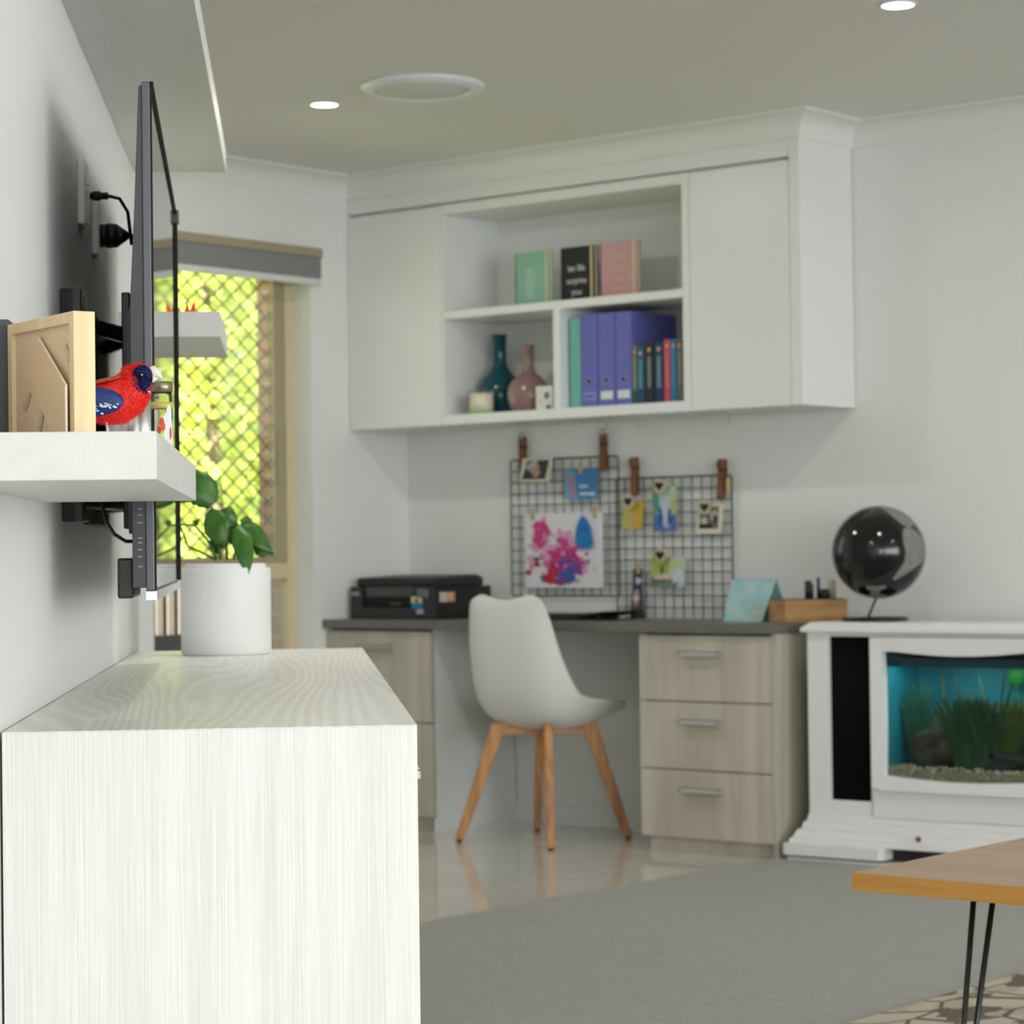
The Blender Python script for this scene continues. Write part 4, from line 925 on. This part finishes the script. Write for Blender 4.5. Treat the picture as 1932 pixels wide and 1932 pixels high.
# ================================================================== WALL SHELVES
def wshelf(s0, s1, z0, z1, o1, label):
    t = MB().box(0, s1-s0, -o1, 0, 0, z1-z0).build('floating_shelf', shelf_m, loc=W(s0, 0, z0), rz=AN, bevel=.0006)
    tag(t, label, 'shelf', 'floating shelves on the television wall'); return t
wshelf(2.30, 3.19, 1.061, 1.106, .196, 'nearest thick white floating shelf, the bird ornament on it')
wshelf(4.60, 5.09, 1.399, 1.446, .187, 'farthest floating shelf beyond the television with a red flower ornament')
wshelf(3.10, 5.09, 1.783, 1.829, .188, 'highest floating shelf above the television')

# ================================================================== TELEVISION
TVN = Vector(W(3.22, .141, 0)); TVF = Vector(W(4.45, .112, 0)); tdir = (TVF-TVN); TL = tdir.length; tang = math.atan2(tdir.y, tdir.x)
tv = thing('television', 'large flat television on a wall bracket, seen edge-on', 'television', (TVN.x, TVN.y, 0), tang)
Z0, Z1 = .945, 1.610      # local x along the screen, local y towards the wall (screen at y = 0)
b = MB(); b.box(0, TL, .0006, .0115, Z0, Z1); b.build('bezel', tvgrey, tv, bevel=.0015)
MB().box(.010, TL-.010, -.0006, .0006, Z0+.004, Z1-.008).build('screen', screen_m, tv)
b = MB(); b.box(0, .0008, -.002, .0006, Z0, Z1); b.box(TL-.012, TL, -.0052, .0006, Z0+.002, Z1-.002); b.box(0, TL-.012, -.004, .0006, Z1-.006, Z1); b.build('front_trim', mat('trim_black', (.006, .006, .006), .6, spec=.3), tv)
b = MB().prism([(.0115, Z0+.004), (.0115, Z1-.004), (.0155, Z1-.006), (.022, 1.45), (.029, 1.32), (.029, Z0+.004)], .002, TL-.002, 0, 'YZ'); b.build('rear_cover', tvback, tv, bevel=.001)
b = MB().prism([(.029, 1.33), (.029, 1.02), (.036, 1.02), (.036, 1.31)], .06, TL-.06, 0, 'YZ'); b.build('rear_housing', tvback, tv, bevel=.002)
b = MB().box(0, TL, -.002, .013, Z0-.013, Z0); b.build('lower_trim', silver_m, tv, bevel=.001)
b = MB().box(.03, .26, .029, .050, Z0-.010, .988); b.build('connection_box', black_m, tv, bevel=.003)
b = MB()
for z in (1.052, 1.044, 1.034, 1.014, 1.008, .999, .990, .977): b.box(-.0004, 0, .016, .022, z-.0012, z+.0008)
b.build('port_legends', mat('legend_grey', (.25, .25, .25), .5), tv)
b = MB(); b.box(TL-.024, TL+.004, -.008, .010, Z1-.022, Z1+.002); b.build('corner_cap', mat('cap_grey', (.06, .055, .06), .4), tv, bevel=.002)
# bracket
mt = thing('television_bracket', 'black metal swing-arm bracket between the wall and the television', 'bracket', W(3.45, 0, 1.2), AN)
MB().box(0, .045, -.020, 0, -.16, .165).build('wall_plate', black_matte, mt, bevel=.002)
MB().box(.35, .60, -.020, 0, -.16, .165).build('wall_plate', black_matte, mt, bevel=.002)
for z in (.12, -.02, -.13):
    b = MB(); b.cyl((.03, -.020, z), (.26, -.080, z), .012, n=12); b.cyl((.26, -.080, z), (.45, -.03, z), .012, n=12); b.build('arm', black_m, mt)
b = MB(); b.box(.10, .14, -.090, -.078, -.17, .17); b.box(.42, .46, -.085, -.073, -.17, .17); b.build('vesa_rail', black_m, mt, bevel=.002)
b = MB(); b.cyl((.02, -.034, .145), (.02, -.020, .145), .014, n=16); b.build('bolt_cap', silver_m, mt)
b = MB(); b.prism([(.0, .165), (.05, .150), (.10, .06), (.10, -.16), (.0, -.16)], -.030, -.012, 0, 'XZ'); b.build('shroud', black_m, mt, bevel=.002)
# outlets, plugs and leads
for s, z, lab in ((3.745, 1.545, 'white wall outlet plate nearest the camera behind the television'), (4.0, 1.530, 'white wall outlet farther along with the round black plug')):
    t = thing('wall_outlet', lab, 'outlet', W(s, 0, z), AN, 'outlets behind the television')
    MB().box(0, .075, -.012, 0, -.050, .050).build('face_plate', mat('outlet_white', (.8, .8, .8), .3), t, bevel=.003)
    MB().box(.030, .045, -.0145, -.012, .014, .034).build('switch', mat('outlet_white', (.8, .8, .8)), t)
t = thing('power_plug', 'black round power plug with its lead in the farther outlet', 'plug', W(4.04, .0125, 1.515), AN)
b = MB(); b.cyl((0, 0, 0), (0, -.010, 0), .019, n=20); b.cyl((0, -.010, 0), (0, -.026, 0), .021, .019, n=20); b.cyl((0, -.026, 0), (0, -.044, 0), .019, .006, n=20); b.build('plug_body', black_m, t)
MB().tube([(0, -.044, 0), (-.02, -.056, -.005), (-.06, -.064, -.03), (-.10, -.066, -.09)], .0045, 8).build('lead', black_m, t)
t = thing('aerial_plug', 'thin black aerial plug and lead in the nearer outlet', 'plug', W(3.80, .0145, 1.545), AN)
b = MB(); b.cyl((0, 0, 0), (0, -.028, 0), .0055, n=14); b.cyl((0, -.004, 0), (0, -.016, 0), .0075, n=14); b.build('plug_body', black_m, t)
MB().tube([(0, -.028, 0), (.0, -.045, -.004), (.02, -.056, -.022), (.04, -.060, -.07)], .0028, 8).build('lead', black_m, t)
pts = [W(3.45, .075, 1.16), W(3.43, .062, 1.10), W(3.42, .057, 1.065), W(3.45, .060, 1.04), W(3.50, .068, 1.022), W(3.56, .080, 1.012), W(3.60, .100, 1.012)]
sm_ = []
for i in range(len(pts)-1):
    for k in range(4): sm_.append(pts[i].lerp(pts[i+1], k/4))
o = MB().tube(sm_+[pts[-1]], .0028, 8).build('television_lead', black_m); tag(o, 'black lead looping below the near shelf behind the television', 'cable')

# ================================================================== ORNAMENTS ON THE NEAR SHELF
SZ = 1.106
# picture frame seen from its back; local x from the near right corner away along the back, local y = thickness (forwards)
A0 = Vector(W(2.50, .103, SZ)); A1 = Vector(W(2.65, .020, SZ)); fd = A1-A0; FLn = fd.length
fr = thing('picture_frame', 'pale pine picture frame turned to show its backing board', 'frame', A0, math.atan2(fd.y, fd.x))
pine = wood('pine_z', (.83, .66, .40), (.76, .56, .31), 'Z', 2.5, 7, .15, .25, .55, squash=.03)
fh = .1325; fw_ = .0115; ft = -.0235     # front is at local y = ft
b = MB(); b.box(0, fw_, ft, 0, 0, fh); b.box(FLn-fw_, FLn, ft, 0, 0, fh); b.box(fw_, FLn-fw_, ft, 0, 0, fw_); b.box(fw_, FLn-fw_, ft, 0, fh-fw_, fh); b.build('frame_moulding', pine, fr, bevel=.0004)
mdf = mat('backing_board', (.80, .59, .39), .8, noise=.12, nscale=300)
MB().box(fw_, FLn-fw_, -.0075, -.0045, fw_, fh-fw_).build('backing_board', mdf, fr)
MB().box(fw_, FLn-fw_, ft+.003, ft+.005, fw_, fh-fw_).build('picture_glass', dark_gloss, fr)
b = MB(); so_ = [(.010, .006), (.047, .004), (.113, .070), (.118, .084), (.099, .112), (.090, .113), (.010, .058)]
def sy_(x, z): return -.0040+.0075*(1-x/.12)
b.add([(x, sy_(x, z), z) for x, z in so_]+[(x, sy_(x, z)+.0026, z) for x, z in so_], [tuple(range(7))[::-1], tuple(range(7, 14))], 0)
n_ = 7; b.add([(x, sy_(x, z), z) for x, z in so_]+[(x, sy_(x, z)+.0026, z) for x, z in so_], [(k, (k+1) % n_, n_+(k+1) % n_, n_+k) for k in range(n_)], 1)
b.build('strut', [mat('strut_board', (.76, .54, .34), .8, noise=.06, nscale=300), mat('strut_edge_lit', (.88, .74, .58), .7)], fr)  # strut edge coloured lighter, in place of shading on its thickness
for (x, z, a) in ((.022, .090, 2.2), (.128, .048, .9), (.092, .026, 1.2)):
    b = MB(); b.box(-.011, .011, -.0012, 0, -.0032, .0032); b.cyl((.006, -.0, 0), (.006, .0012, 0), .0022, n=10); o = b.build('turn_button', mat('button_steel', (.62, .56, .46), .35, metal=.5), fr); o.location = (x, -.0025, z); o.rotation_euler = (0, a, 0)
# dark frame behind
t = thing('dark_frame', 'dark grey picture frame at the left edge behind the pine one', 'frame', W(2.665, .001, SZ), AN)
MB().box(.004, .116, -.014, -.004, .004, .136).build('backing_board', mat('dark_board', (.07, .075, .08), .6), t)
b = MB(); b.box(0, .12, -.0185, 0, .132, .140); b.box(0, .12, -.0185, 0, 0, .008); b.box(0, .008, -.0185, 0, .008, .132); b.box(.112, .12, -.0185, 0, .008, .132); b.build('frame_moulding', mat('charcoal', (.07, .078, .085), .5), t, bevel=.0006)
# steel canister and glass jar
t = thing('steel_canister', 'brushed steel canister behind the bird ornament', 'canister', W(3.06, .126, SZ))
MB().lathe([(0, 0), (.030, 0), (.031, .002), (.031, .078), (.029, .080), (0, .080)], n=48).build('body', steel_m, t)
MB().lathe([(.031, .079), (.031, .084), (.028, .087), (0, .087)], n=48).build('lid', steel_m, t)
t = thing('glass_jar', 'small glass jar with grey lid and floral label by the bird', 'jar', W(2.99, .1640, SZ))
MB().lathe([(0, 0), (.0125, 0), (.013, .002), (.013, .078), (.0118, .082)], n=36).build('glass_body', jar_m, t)
MB().lathe([(.0130, .082), (.0138, .083), (.0138, .094), (.013, .095), (0, .095)], n=36).build('lid', mat('lid_bronze', (.26, .22, .15), .3, metal=.7), t)
def wrap(pts, r): # outline on jar surface : (angle deg from the camera side, z)
    base = math.atan2(-FH.y, -FH.x)
    return [(r*math.cos(base+math.radians(a)), r*math.sin(base+math.radians(a)), z) for a, z in pts]
b = MB()
rd = random.Random(4)
def spot(a, z, ra, rz_, mi, r=.0134):
    b.add(wrap([(a+ra*math.cos(t_*.628), z+rz_*math.sin(t_*.628)) for t_ in range(10)], r), [tuple(range(10))], mi)
for a, z, ra, rz_ in ((35, .045, 22, .012), (50, .055, 18, .012), (42, .030, 24, .012), (55, .040, 20, .014), (62, .025, 20, .016)): spot(a, z, ra, rz_, 0, .0136)
for a, z, ra, rz_ in ((8, .046, 13, .005), (-6, .036, 12, .005), (14, .040, 12, .006), (58, .032, 8, .008)): spot(a, z, ra, rz_, 1, .0137)
for a, z in ((20, .020), (40, .015)): spot(a, z, 16, .006, 2, .01345)
b.build('printed_label', [mat('label_petal', (.80, .80, .83), .5), mat('label_red', (.72, .07, .03), .5), mat('label_brown', (.20, .09, .05), .5)], t)
b = MB(); b.lathe([(.0128, .062), (.0134, .062), (.0134, .070), (.0128, .070)], n=36); b.build('neck_band', mat('band_yellow', (.60, .50, .12), .4), t)

# bird ornament : spine runs in the plane across the shelf, facing out into the room (local +x = outwards)
bird = thing('bird_ornament', 'red and blue bristle parrot ornament with a white beak', 'bird', W(2.86, .1225, SZ), AN-PI/2)
# local x = out of wall, local y = away from the camera along the wall
def bz(y_px): return .988+(1048-y_px)/4625*2.86-SZ
def bx(x_px): return (x_px-226)/4625*2.86
spine = [(120, 770, 6, 5), (150, 752, 20, 17), (175, 755, 34, 28), (200, 758, 40, 34), (222, 755, 43, 36), (240, 742, 42, 34), (252, 726, 37, 32), (260, 716, 33, 31), (268, 712, 28, 28), (278, 712, 20, 20), (286, 713, 9, 9)]
S_ = 2.86/4625
cen = [Vector((bx(x), 0, bz(y))) for x, y, r, r2 in spine]
def ringpts(i, n=28, extra=0):
    d = (cen[min(i+1, len(cen)-1)]-cen[max(i-1, 0)]).normalized(); a = Vector((0, 1, 0)); c = d.cross(a)
    r = spine[i][2]*S_; r2 = spine[i][3]*S_
    return [cen[i]+c*(r*math.cos(2*PI*k/n))+a*(r2*math.sin(2*PI*k/n)) for k in range(n)]
rows = [ringpts(i)+[ringpts(i)[0]] for i in range(len(cen))]
b = MB().grid(rows); b.add([cen[0]]+ringpts(0), [(0, k+1, (k+1) % 28+1) for k in range(28)]); b.add([cen[-1]]+ringpts(len(cen)-1), [(0, (k+1) % 28+1, k+1) for k in range(28)])
red = mat('bristle_red', (.86, .022, .010), .6); blue = mat('bristle_blue', (.003, .012, .13), .7)
eyec = Vector((bx(271), 0, bz(712))); er = 21*S_
def is_blue(p): return (abs(p.x-eyec.x)/(er*.95))**2+((p.z-eyec.z+.002+ (p.x-eyec.x)*-.15)/(er*1.18))**2 < 1 and abs(p.y) > .008
def is_back(p):  # painted saddle with no bristles
    return False
rd = random.Random(21); spikes = MB()
for i in range(len(rows)-1):
    for _ in range(900 if i > 0 else 200):
        u = rd.random(); kf = rd.random()*28; k = int(kf); v = kf-k
        p = rows[i][k].lerp(rows[i][(k+1) % 28], v).lerp(rows[i+1][k].lerp(rows[i+1][(k+1) % 28], v), u)
        c = cen[i].lerp(cen[i+1], u); nrm = (p-c).normalized()
        if i == len(rows)-2 and u > .3: nrm = (nrm+Vector((.8, 0, 0))).normalized()
        if p.x < bx(232) and p.z > bz(740): continue
        L = rd.uniform(.0028, .0046); w = .00042
        dirn = (nrm+Vector((rd.uniform(-.3, .3), rd.uniform(-.3, .3), rd.uniform(-.5, .1)))).normalized()
        sd = dirn.orthogonal().normalized(); sd2 = dirn.cross(sd)
        mi = 1 if is_blue(p) else 0
        q = p-nrm*.0005
        spikes.add([q+sd*w, q-sd*w*.5+sd2*w*.87, q-sd*w*.5-sd2*w*.87, q+dirn*L], [(0, 1, 3), (1, 2, 3), (2, 0, 3)], mi)
b.build('body', red, bird)
sp = spikes.build('bristle_coat', [red, blue], bird); sp['kind'] = 'stuff'
for sy in (-1, 1):
    c = eyec+Vector((0, sy*.0163, 0)); cap = MB().sphere(c, er*.95, 20, sc=(.95, .22, 1.15)); 
    for _ in range(700):
        u_ = rd.uniform(-1, 1); v_ = rd.uniform(-1, 1)
        if u_*u_+v_*v_ > 1: continue
        q = c+Vector((u_*er*.9, sy*er*.209*math.sqrt(1-u_*u_-v_*v_), v_*er*1.09)); dn_ = Vector((u_*.6+rd.uniform(-.3, .3), sy*1.0, v_*.6-.2+rd.uniform(-.3, .3))).normalized(); a_ = dn_.orthogonal().normalized()*.0004; b_ = dn_.cross(a_)
        cap.add([q+a_, q-a_*.5+b_*.87, q-a_*.5-b_*.87, q+dn_*.0030], [(0, 1, 3), (1, 2, 3), (2, 0, 3)])
    cap.build('cheek_patch', blue, bird)
    e = MB().sphere((bx(271), sy*.0232, bz(709)), .0026, 14, 0); e.sphere((bx(270.5), sy*.0256, bz(708.2)), .0009, 8, 1); e.build('eye', [dark_gloss, mat('eye_glint', (.8, .8, .75), .1)], bird)
bk = MB(); up = [(283, 697, 12, 7), (290, 694, 12, 9), (298, 697, 9.5, 7), (304, 702, 6, 5), (307.5, 707, 1.2, 1.2)]
rws = []
for x, y, r, r2 in up:
    rws.append([Vector((bx(x)+0, r2*S_*math.sin(2*PI*k/14), bz(y+6)+r*S_*math.cos(2*PI*k/14))) for k in range(15)])
bk.grid(rws); rws = []
for x, y, r, r2 in [(284, 714, 7, 6), (292, 713, 6, 5), (300, 711, 1, 1)]: rws.append([Vector((bx(x), r2*S_*math.sin(2*PI*k/14), bz(y)+r*S_*math.cos(2*PI*k/14))) for k in range(15)])
bk.grid(rws); bk.build('beak', mat('beak_white', (.82, .81, .76), .4), bird)
def wing_mat():
    m = mat('wing_blue', (.012, .06, .38), .45); nt = m.node_tree; b = nt.nodes['Principled BSDF']; L = nt.links.new
    tc = nt.nodes.new('ShaderNodeTexCoord'); mp = nt.nodes.new('ShaderNodeMapping'); mp.inputs['Scale'].default_value = (6, 20, 40); L(tc.outputs['Object'], mp.inputs[0])
    n = nt.nodes.new('ShaderNodeTexNoise'); n.inputs['Scale'].default_value = 14; L(mp.outputs[0], n.inputs['Vector'])
    r = nt.nodes.new('ShaderNodeValToRGB'); L(n.outputs[0], r.inputs[0]); r.color_ramp.elements[0].position = .35; r.color_ramp.elements[1].position = .7
    r.color_ramp.elements[0].color = (.004, .014, .12, 1); r.color_ramp.elements[1].color = (.010, .05, .26, 1); L(r.outputs[0], b.inputs['Base Color']); return m
def wing(sy):
    b = MB(); c = Vector((bx(183), sy*.0215, bz(757)))
    N = 24; rows = []
    for i in range(9):
        ph = i/8*PI/2; row = []
        for k in range(N+1):
            t_ = 2*PI*k/N; rx = 54*S_ ; rz_ = 28*S_
            x = rx*math.sin(ph)*math.cos(t_); z = rz_*math.sin(ph)*math.sin(t_)
            if x > 0: z = z*(1-.1*x/rx)
            row.append(c+Vector((x, sy*.0065*math.cos(ph), z-.12*x*0)))
        rows.append(row)
    b.grid(rows); rd = random.Random(5)
    for _ in range(60):
        u = rd.uniform(-.85, .92); v = rd.uniform(-.85, -.15)
        if u*u+v*v > .82: continue
        rr = rd.uniform(.0008, .0021); yy = sy*(.0065*math.sqrt(max(0, 1-u*u-v*v))+.0004)
        px_, pz_ = u*54*S_, v*28*S_; aa = rd.uniform(0, 3); n0 = 8
        b.add([c+Vector((px_+rr*1.5*math.cos(q*.785)*math.cos(aa)-rr*math.sin(q*.785)*math.sin(aa), yy, pz_+rr*.8*math.sin(q*.785)+.3*rr*math.cos(q*.785))) for q in range(n0)], [tuple(range(n0))], 1)
    b.build('wing', [wing_mat(), mat('wing_dab_white', (.72, .78, .88), .5)], bird)
wing(-1); wing(1)
b = MB(); b.grid([[Vector((bx(x), yy*S_, bz(z-abs(yy)*-.25))) for yy in (-26, -13, 0, 13, 26)] for x, z in ((130, 742), (160, 728), (190, 716), (215, 711), (232, 706))])
o = b.build('painted_back', mat('back_red', (.72, .07, .03), .6, color2=(.30, .04, .02), nscale=260), bird); o.modifiers.new('s', 'SOLIDIFY').thickness = .002
for sy in (-1, 1): MB().cyl((bx(207), sy*.008, 0), (bx(203), sy*.008, bz(794)), .0013, n=8).build('leg', mat('leg_white', (.75, .72, .78), .4), bird)
MB().prism([(bx(128), bz(765)), (bx(60), bz(800)), (bx(58), bz(812)), (bx(125), bz(785))], -.006, .006, 0, 'XZ').build('tail', mat('tail_blue', (.01, .05, .3), .6), bird)
# red flower ornament on the farthest shelf
t = thing('flower_ornament', 'small orange and red flower ornament on the farthest shelf', 'ornament', W(4.84, .116, 1.446))
b = MB()
for (dx, dz, r, mi) in ((-.020, .034, .008, 0), (.014, .044, .007, 0), (-.004, .026, .008, 0), (.024, .020, .008, 1), (-.014, .016, .010, 0), (.030, .006, .008, 1), (.0, .040, .006, 0)):
    tip = RH*dx*1.15+Vector((0, 0, dz*1.1)); base = RH*(dx*.3)+Vector((0, 0, .0)); sd = RH*.012
    b.add([base-sd, base+sd, base+FH*.01, tip], [(0, 1, 3), (1, 2, 3), (2, 0, 3), (2, 1, 0)], mi)
b.build('petals', [mat('petal_red', (.75, .05, .01), .5), mat('petal_orange', (.80, .24, .02), .5)], t)
MB().lathe([(0, 0), (.012, 0), (.010, .006), (0, .008)], n=16).build('stand', mat('petal_orange', (.8, .24, .02)), t)

# ================================================================== BLIND
t = thing('roller_blind', 'short grey fabric blind at the head of the window', 'blind', (0, 0, 0))
MB().box(.002, .045, -1.325, -.50, 2.085, 2.118).build('headrail', mat('headrail_tan', (.36, .31, .20), .5), t, bevel=.001)
MB().box(.010, .040, -1.32, -.502, 2.006, 2.086).build('fabric_stack', mat('blind_grey', (.235, .24, .24), .8, noise=.08, nscale=90), t, bevel=.004)
MB().box(.008, .042, -1.32, -.502, 1.983, 2.006).build('bottom_rail', mat('rail_white', (.68, .69, .68), .4), t, bevel=.003)

# ================================================================== CEILING FITTINGS
lamp_e = mat('led_lens', (1, 1, 1), .5, emit=(1, .98, .92), estr=9.0)
def downlight(x, y, label):
    t = thing('ceiling_downlight', label, 'light', (x, y, H), 0, 'recessed ceiling downlights')
    MB().lathe([(.050, 0), (.050, -.003), (.041, -.005), (.041, -.001)], n=36).build('trim_ring', mat('lamp_white', (.85, .85, .85), .4), t)
    MB().lathe([(0, -.0035), (.041, -.0035), (.041, -.001), (0, -.001)], n=36).build('lens', lamp_e, t)
    l = bpy.data.lights.new('downlight_lamp', 'AREA'); l.shape = 'DISK'; l.size = .08; l.energy = DOWN_W; l.color = (1, .96, .88)
    o = bpy.data.objects.new('downlight_lamp', l); C.objects.link(o); o.parent = t; o.location = (0, 0, -.008)
downlight(1.008, -1.48, 'bright downlight left of the ceiling vent')
downlight(3.062, -1.466, 'bright downlight cut by the top right edge of the photo')
downlight(3.062, -3.50, 'unseen downlight added for its light above the near end of the carpet')  # extra lamp out of view, added to brighten the room
downlight(5.10, -1.47, 'unseen downlight added for its light to the right of the aquarium')  # another unseen lamp, added to lift the light around the desk
t = thing('ceiling_vent', 'round white ceiling air vent between the downlights', 'vent', (1.430, -1.495, H))
MB().lathe([(.145, 0), (.190, -.0), (.192, -.004), (.182, -.012), (.160, -.022), (.148, -.022), (.140, -.012), (.140, 0)], n=64).build('outer_ring', white_gloss, t)
MB().lathe([(0, -.018), (.132, -.018), (.138, -.012), (.136, -.006), (0, -.006)], n=64).build('centre_disc', mat('vent_disc', (.72, .70, .66), .6), t)

# ================================================================== COFFEE TABLE AND RUG
ct = thing('coffee_table', 'oak-edged coffee table with black hairpin legs', 'table', (4.150, -3.497, 0))
tt_ = wood('table_top_oak', (.50, .34, .21), (.40, .26, .155), 'X', 1., 10, .12, .3, .4)
te = wood('table_edge_oak', (.66, .34, .075), (.52, .24, .045), 'X', 2., 8, .12, .3, .45)
CX, CY = 1.15, .62
MB().box(.0, CX, 0, CY, .4204, .4496).build('edge_band', te, ct, bevel=.0006)
MB().box(.001, CX-.001, .001, CY-.001, .4490, .4502).build('table_top', tt_, ct)
for lx, ly, sx, sy in ((.183, .08, 1, 1), (CX-.183, .08, -1, 1), (.183, CY-.08, 1, -1), (CX-.183, CY-.08, -1, -1)):
    b = MB(); bt_ = Vector((lx-sx*.028, ly-sy*.014, .0145))
    b.tube([Vector((lx-.000, ly, .417)), bt_+Vector((-.006, 0, .012)), bt_+Vector((0, 0, 0)), bt_+Vector((.006, 0, .012)), Vector((lx+.026*sx, ly+.018*sy, .417))], .0050, 10)
    b.box(lx-.03, lx+.06, ly-.03, ly+.04, .4165, .4203)
    b.build('hairpin_leg', mat('leg_black', (.01, .01, .01), .35), ct)
def rug_mat():
    m = mat('rug_pile', (.5, .46, .38), .95); nt = m.node_tree; b = nt.nodes['Principled BSDF']; L = nt.links.new
    tc = nt.nodes.new('ShaderNodeTexCoord'); mp = nt.nodes.new('ShaderNodeMapping'); mp.inputs['Scale'].default_value = (8, 5, 1); mp.inputs['Rotation'].default_value = (0, 0, .5); L(tc.outputs['Object'], mp.inputs[0])
    v = nt.nodes.new('ShaderNodeTexVoronoi'); v.feature = 'F1'; v.distance = 'MANHATTAN'; v.inputs['Scale'].default_value = 2.0; v.inputs['Randomness'].default_value = .75; L(mp.outputs[0], v.inputs['Vector'])
    e = nt.nodes.new('ShaderNodeTexVoronoi'); e.feature = 'DISTANCE_TO_EDGE'; e.inputs['Scale'].default_value = 1.1; L(mp.outputs[0], e.inputs['Vector'])
    se = nt.nodes.new('ShaderNodeSeparateColor'); L(v.outputs['Color'], se.inputs[0])
    r = nt.nodes.new('ShaderNodeValToRGB'); r.color_ramp.interpolation = 'CONSTANT'; L(se.outputs[0], r.inputs[0])
    r.color_ramp.elements[0].color = (.50, .46, .37, 1); r.color_ramp.elements[1].position = .60; r.color_ramp.elements[1].color = (.13, .10, .085, 1)
    x = r.color_ramp.elements.new(.4); x.color = (.42, .38, .30, 1)
    lt = nt.nodes.new('ShaderNodeMath'); lt.operation = 'LESS_THAN'; lt.inputs[1].default_value = .035; L(e.outputs['Distance'], lt.inputs[0])
    mx = nt.nodes.new('ShaderNodeMix'); mx.data_type = 'RGBA'; L(lt.outputs[0], mx.inputs[0]); L(r.outputs[0], mx.inputs[6]); mx.inputs[7].default_value = (.14, .11, .09, 1)
    L(mx.outputs[2], b.inputs['Base Color']); return m
b = MB().box(3.62, 5.9, -3.95, -1.72, .0085, .0145); o = b.build('patterned_rug', rug_mat(), bevel=.002)
for i, v in enumerate(o.data.vertices): pass
tag(o, 'cream and brown patterned rug under the coffee table', 'rug')

# ================================================================== OUTSIDE
struct('ground_outside', MB().box(-14, -.28, -8, 16, -.3, -.1), mat('lawn', (.42, .52, .12), .9, noise=.3, nscale=4))
def tree(x, y, hh, rad, n, seed, label, col, z0=.2, ls=.06):
    t = thing('garden_tree', label, 'tree', (x, y, -.1), 0, 'sunlit trees outside the window')
    MB().tube([(0, 0, 0), (.05, .03, hh*.4), (-.03, .05, hh*.8)], .06, 10, r2=.02).build('trunk', mat('bark', (.20, .14, .09), .9), t)
    rd = random.Random(seed); b = MB()
    for _ in range(n):
        while True:
            p = Vector((rd.uniform(-1, 1), rd.uniform(-1, 1), rd.uniform(-1, 1)))
            if p.length < 1 and p.length > .35*rd.random(): break
        p = Vector((p.x*rad, p.y*rad, z0+(p.z*.5+.5)*(hh-z0)))
        d = Vector((rd.uniform(-1, 1), rd.uniform(-1, 1), rd.uniform(-.6, .3))).normalized(); u = d.orthogonal().normalized(); u = (u+Vector((rd.uniform(-.5, .5), rd.uniform(-.5, .5), rd.uniform(0, 1)))).normalized(); s = d.cross(u).normalized()
        L = ls*rd.uniform(.6, 1.3); w = L*.32
        b.add([p, p+d*L*.5+s*w, p+d*L, p+d*L*.5-s*w], [(0, 1, 2, 3)], rd.randrange(2))
    m1 = leaf_mat('leaf_'+str(seed), col); m2 = leaf_mat('leafb_'+str(seed), tuple(c*.72 for c in col))
    b.build('foliage', [m1, m2], t)
def leaf_mat(name, col):
    m = bpy.data.materials.new(name); m.use_nodes = True; nt = m.node_tree; nt.nodes.clear()
    o = nt.nodes.new('ShaderNodeOutputMaterial'); d = nt.nodes.new('ShaderNodeBsdfDiffuse'); t = nt.nodes.new('ShaderNodeBsdfTranslucent'); g = nt.nodes.new('ShaderNodeMixShader'); g.inputs[0].default_value = .5
    d.inputs[0].default_value = (*col, 1); t.inputs[0].default_value = (min(1, col[0]*1.2), min(1, col[1]*1.15), col[2]*.7, 1)
    nt.links.new(d.outputs[0], g.inputs[1]); nt.links.new(t.outputs[0], g.inputs[2]); nt.links.new(g.outputs[0], o.inputs[0]); return m
tree(-2.2, 1.0, 3.0, .85, 4200, 1, 'nearest sunlit yellow-green tree outside the window', (.66, .76, .24), .1, .085)
tree(-4.3, 3.0, 3.8, 1.15, 5200, 2, 'bushy lime green tree behind the nearest one outside', (.66, .78, .28), .0, .10)
tree(-7.2, 5.6, 4.6, 1.9, 5200, 3, 'taller green tree at the back of the garden', (.50, .66, .24), 0, .14)
tree(-4.6, .4, 3.4, .95, 2600, 4, 'yellowish leafy tree at the left of the window view', (.70, .74, .15), .1, .09)
t = thing('picket_fence', 'pale picket fence seen low through the window beside the pot', 'fence', (-.75, 0, -.1))
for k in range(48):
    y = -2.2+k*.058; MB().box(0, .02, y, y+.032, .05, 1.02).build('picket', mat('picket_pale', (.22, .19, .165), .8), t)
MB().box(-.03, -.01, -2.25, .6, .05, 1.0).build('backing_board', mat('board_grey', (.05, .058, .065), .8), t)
MB().box(.02, .05, -2.25, .55, .72, .79).build('rail', mat('rail_blue_grey', (.06, .075, .09), .7), t)
MB().box(.02, .05, -2.25, .55, .22, .29).build('rail', mat('rail_blue_grey', (.3, .34, .4)), t)
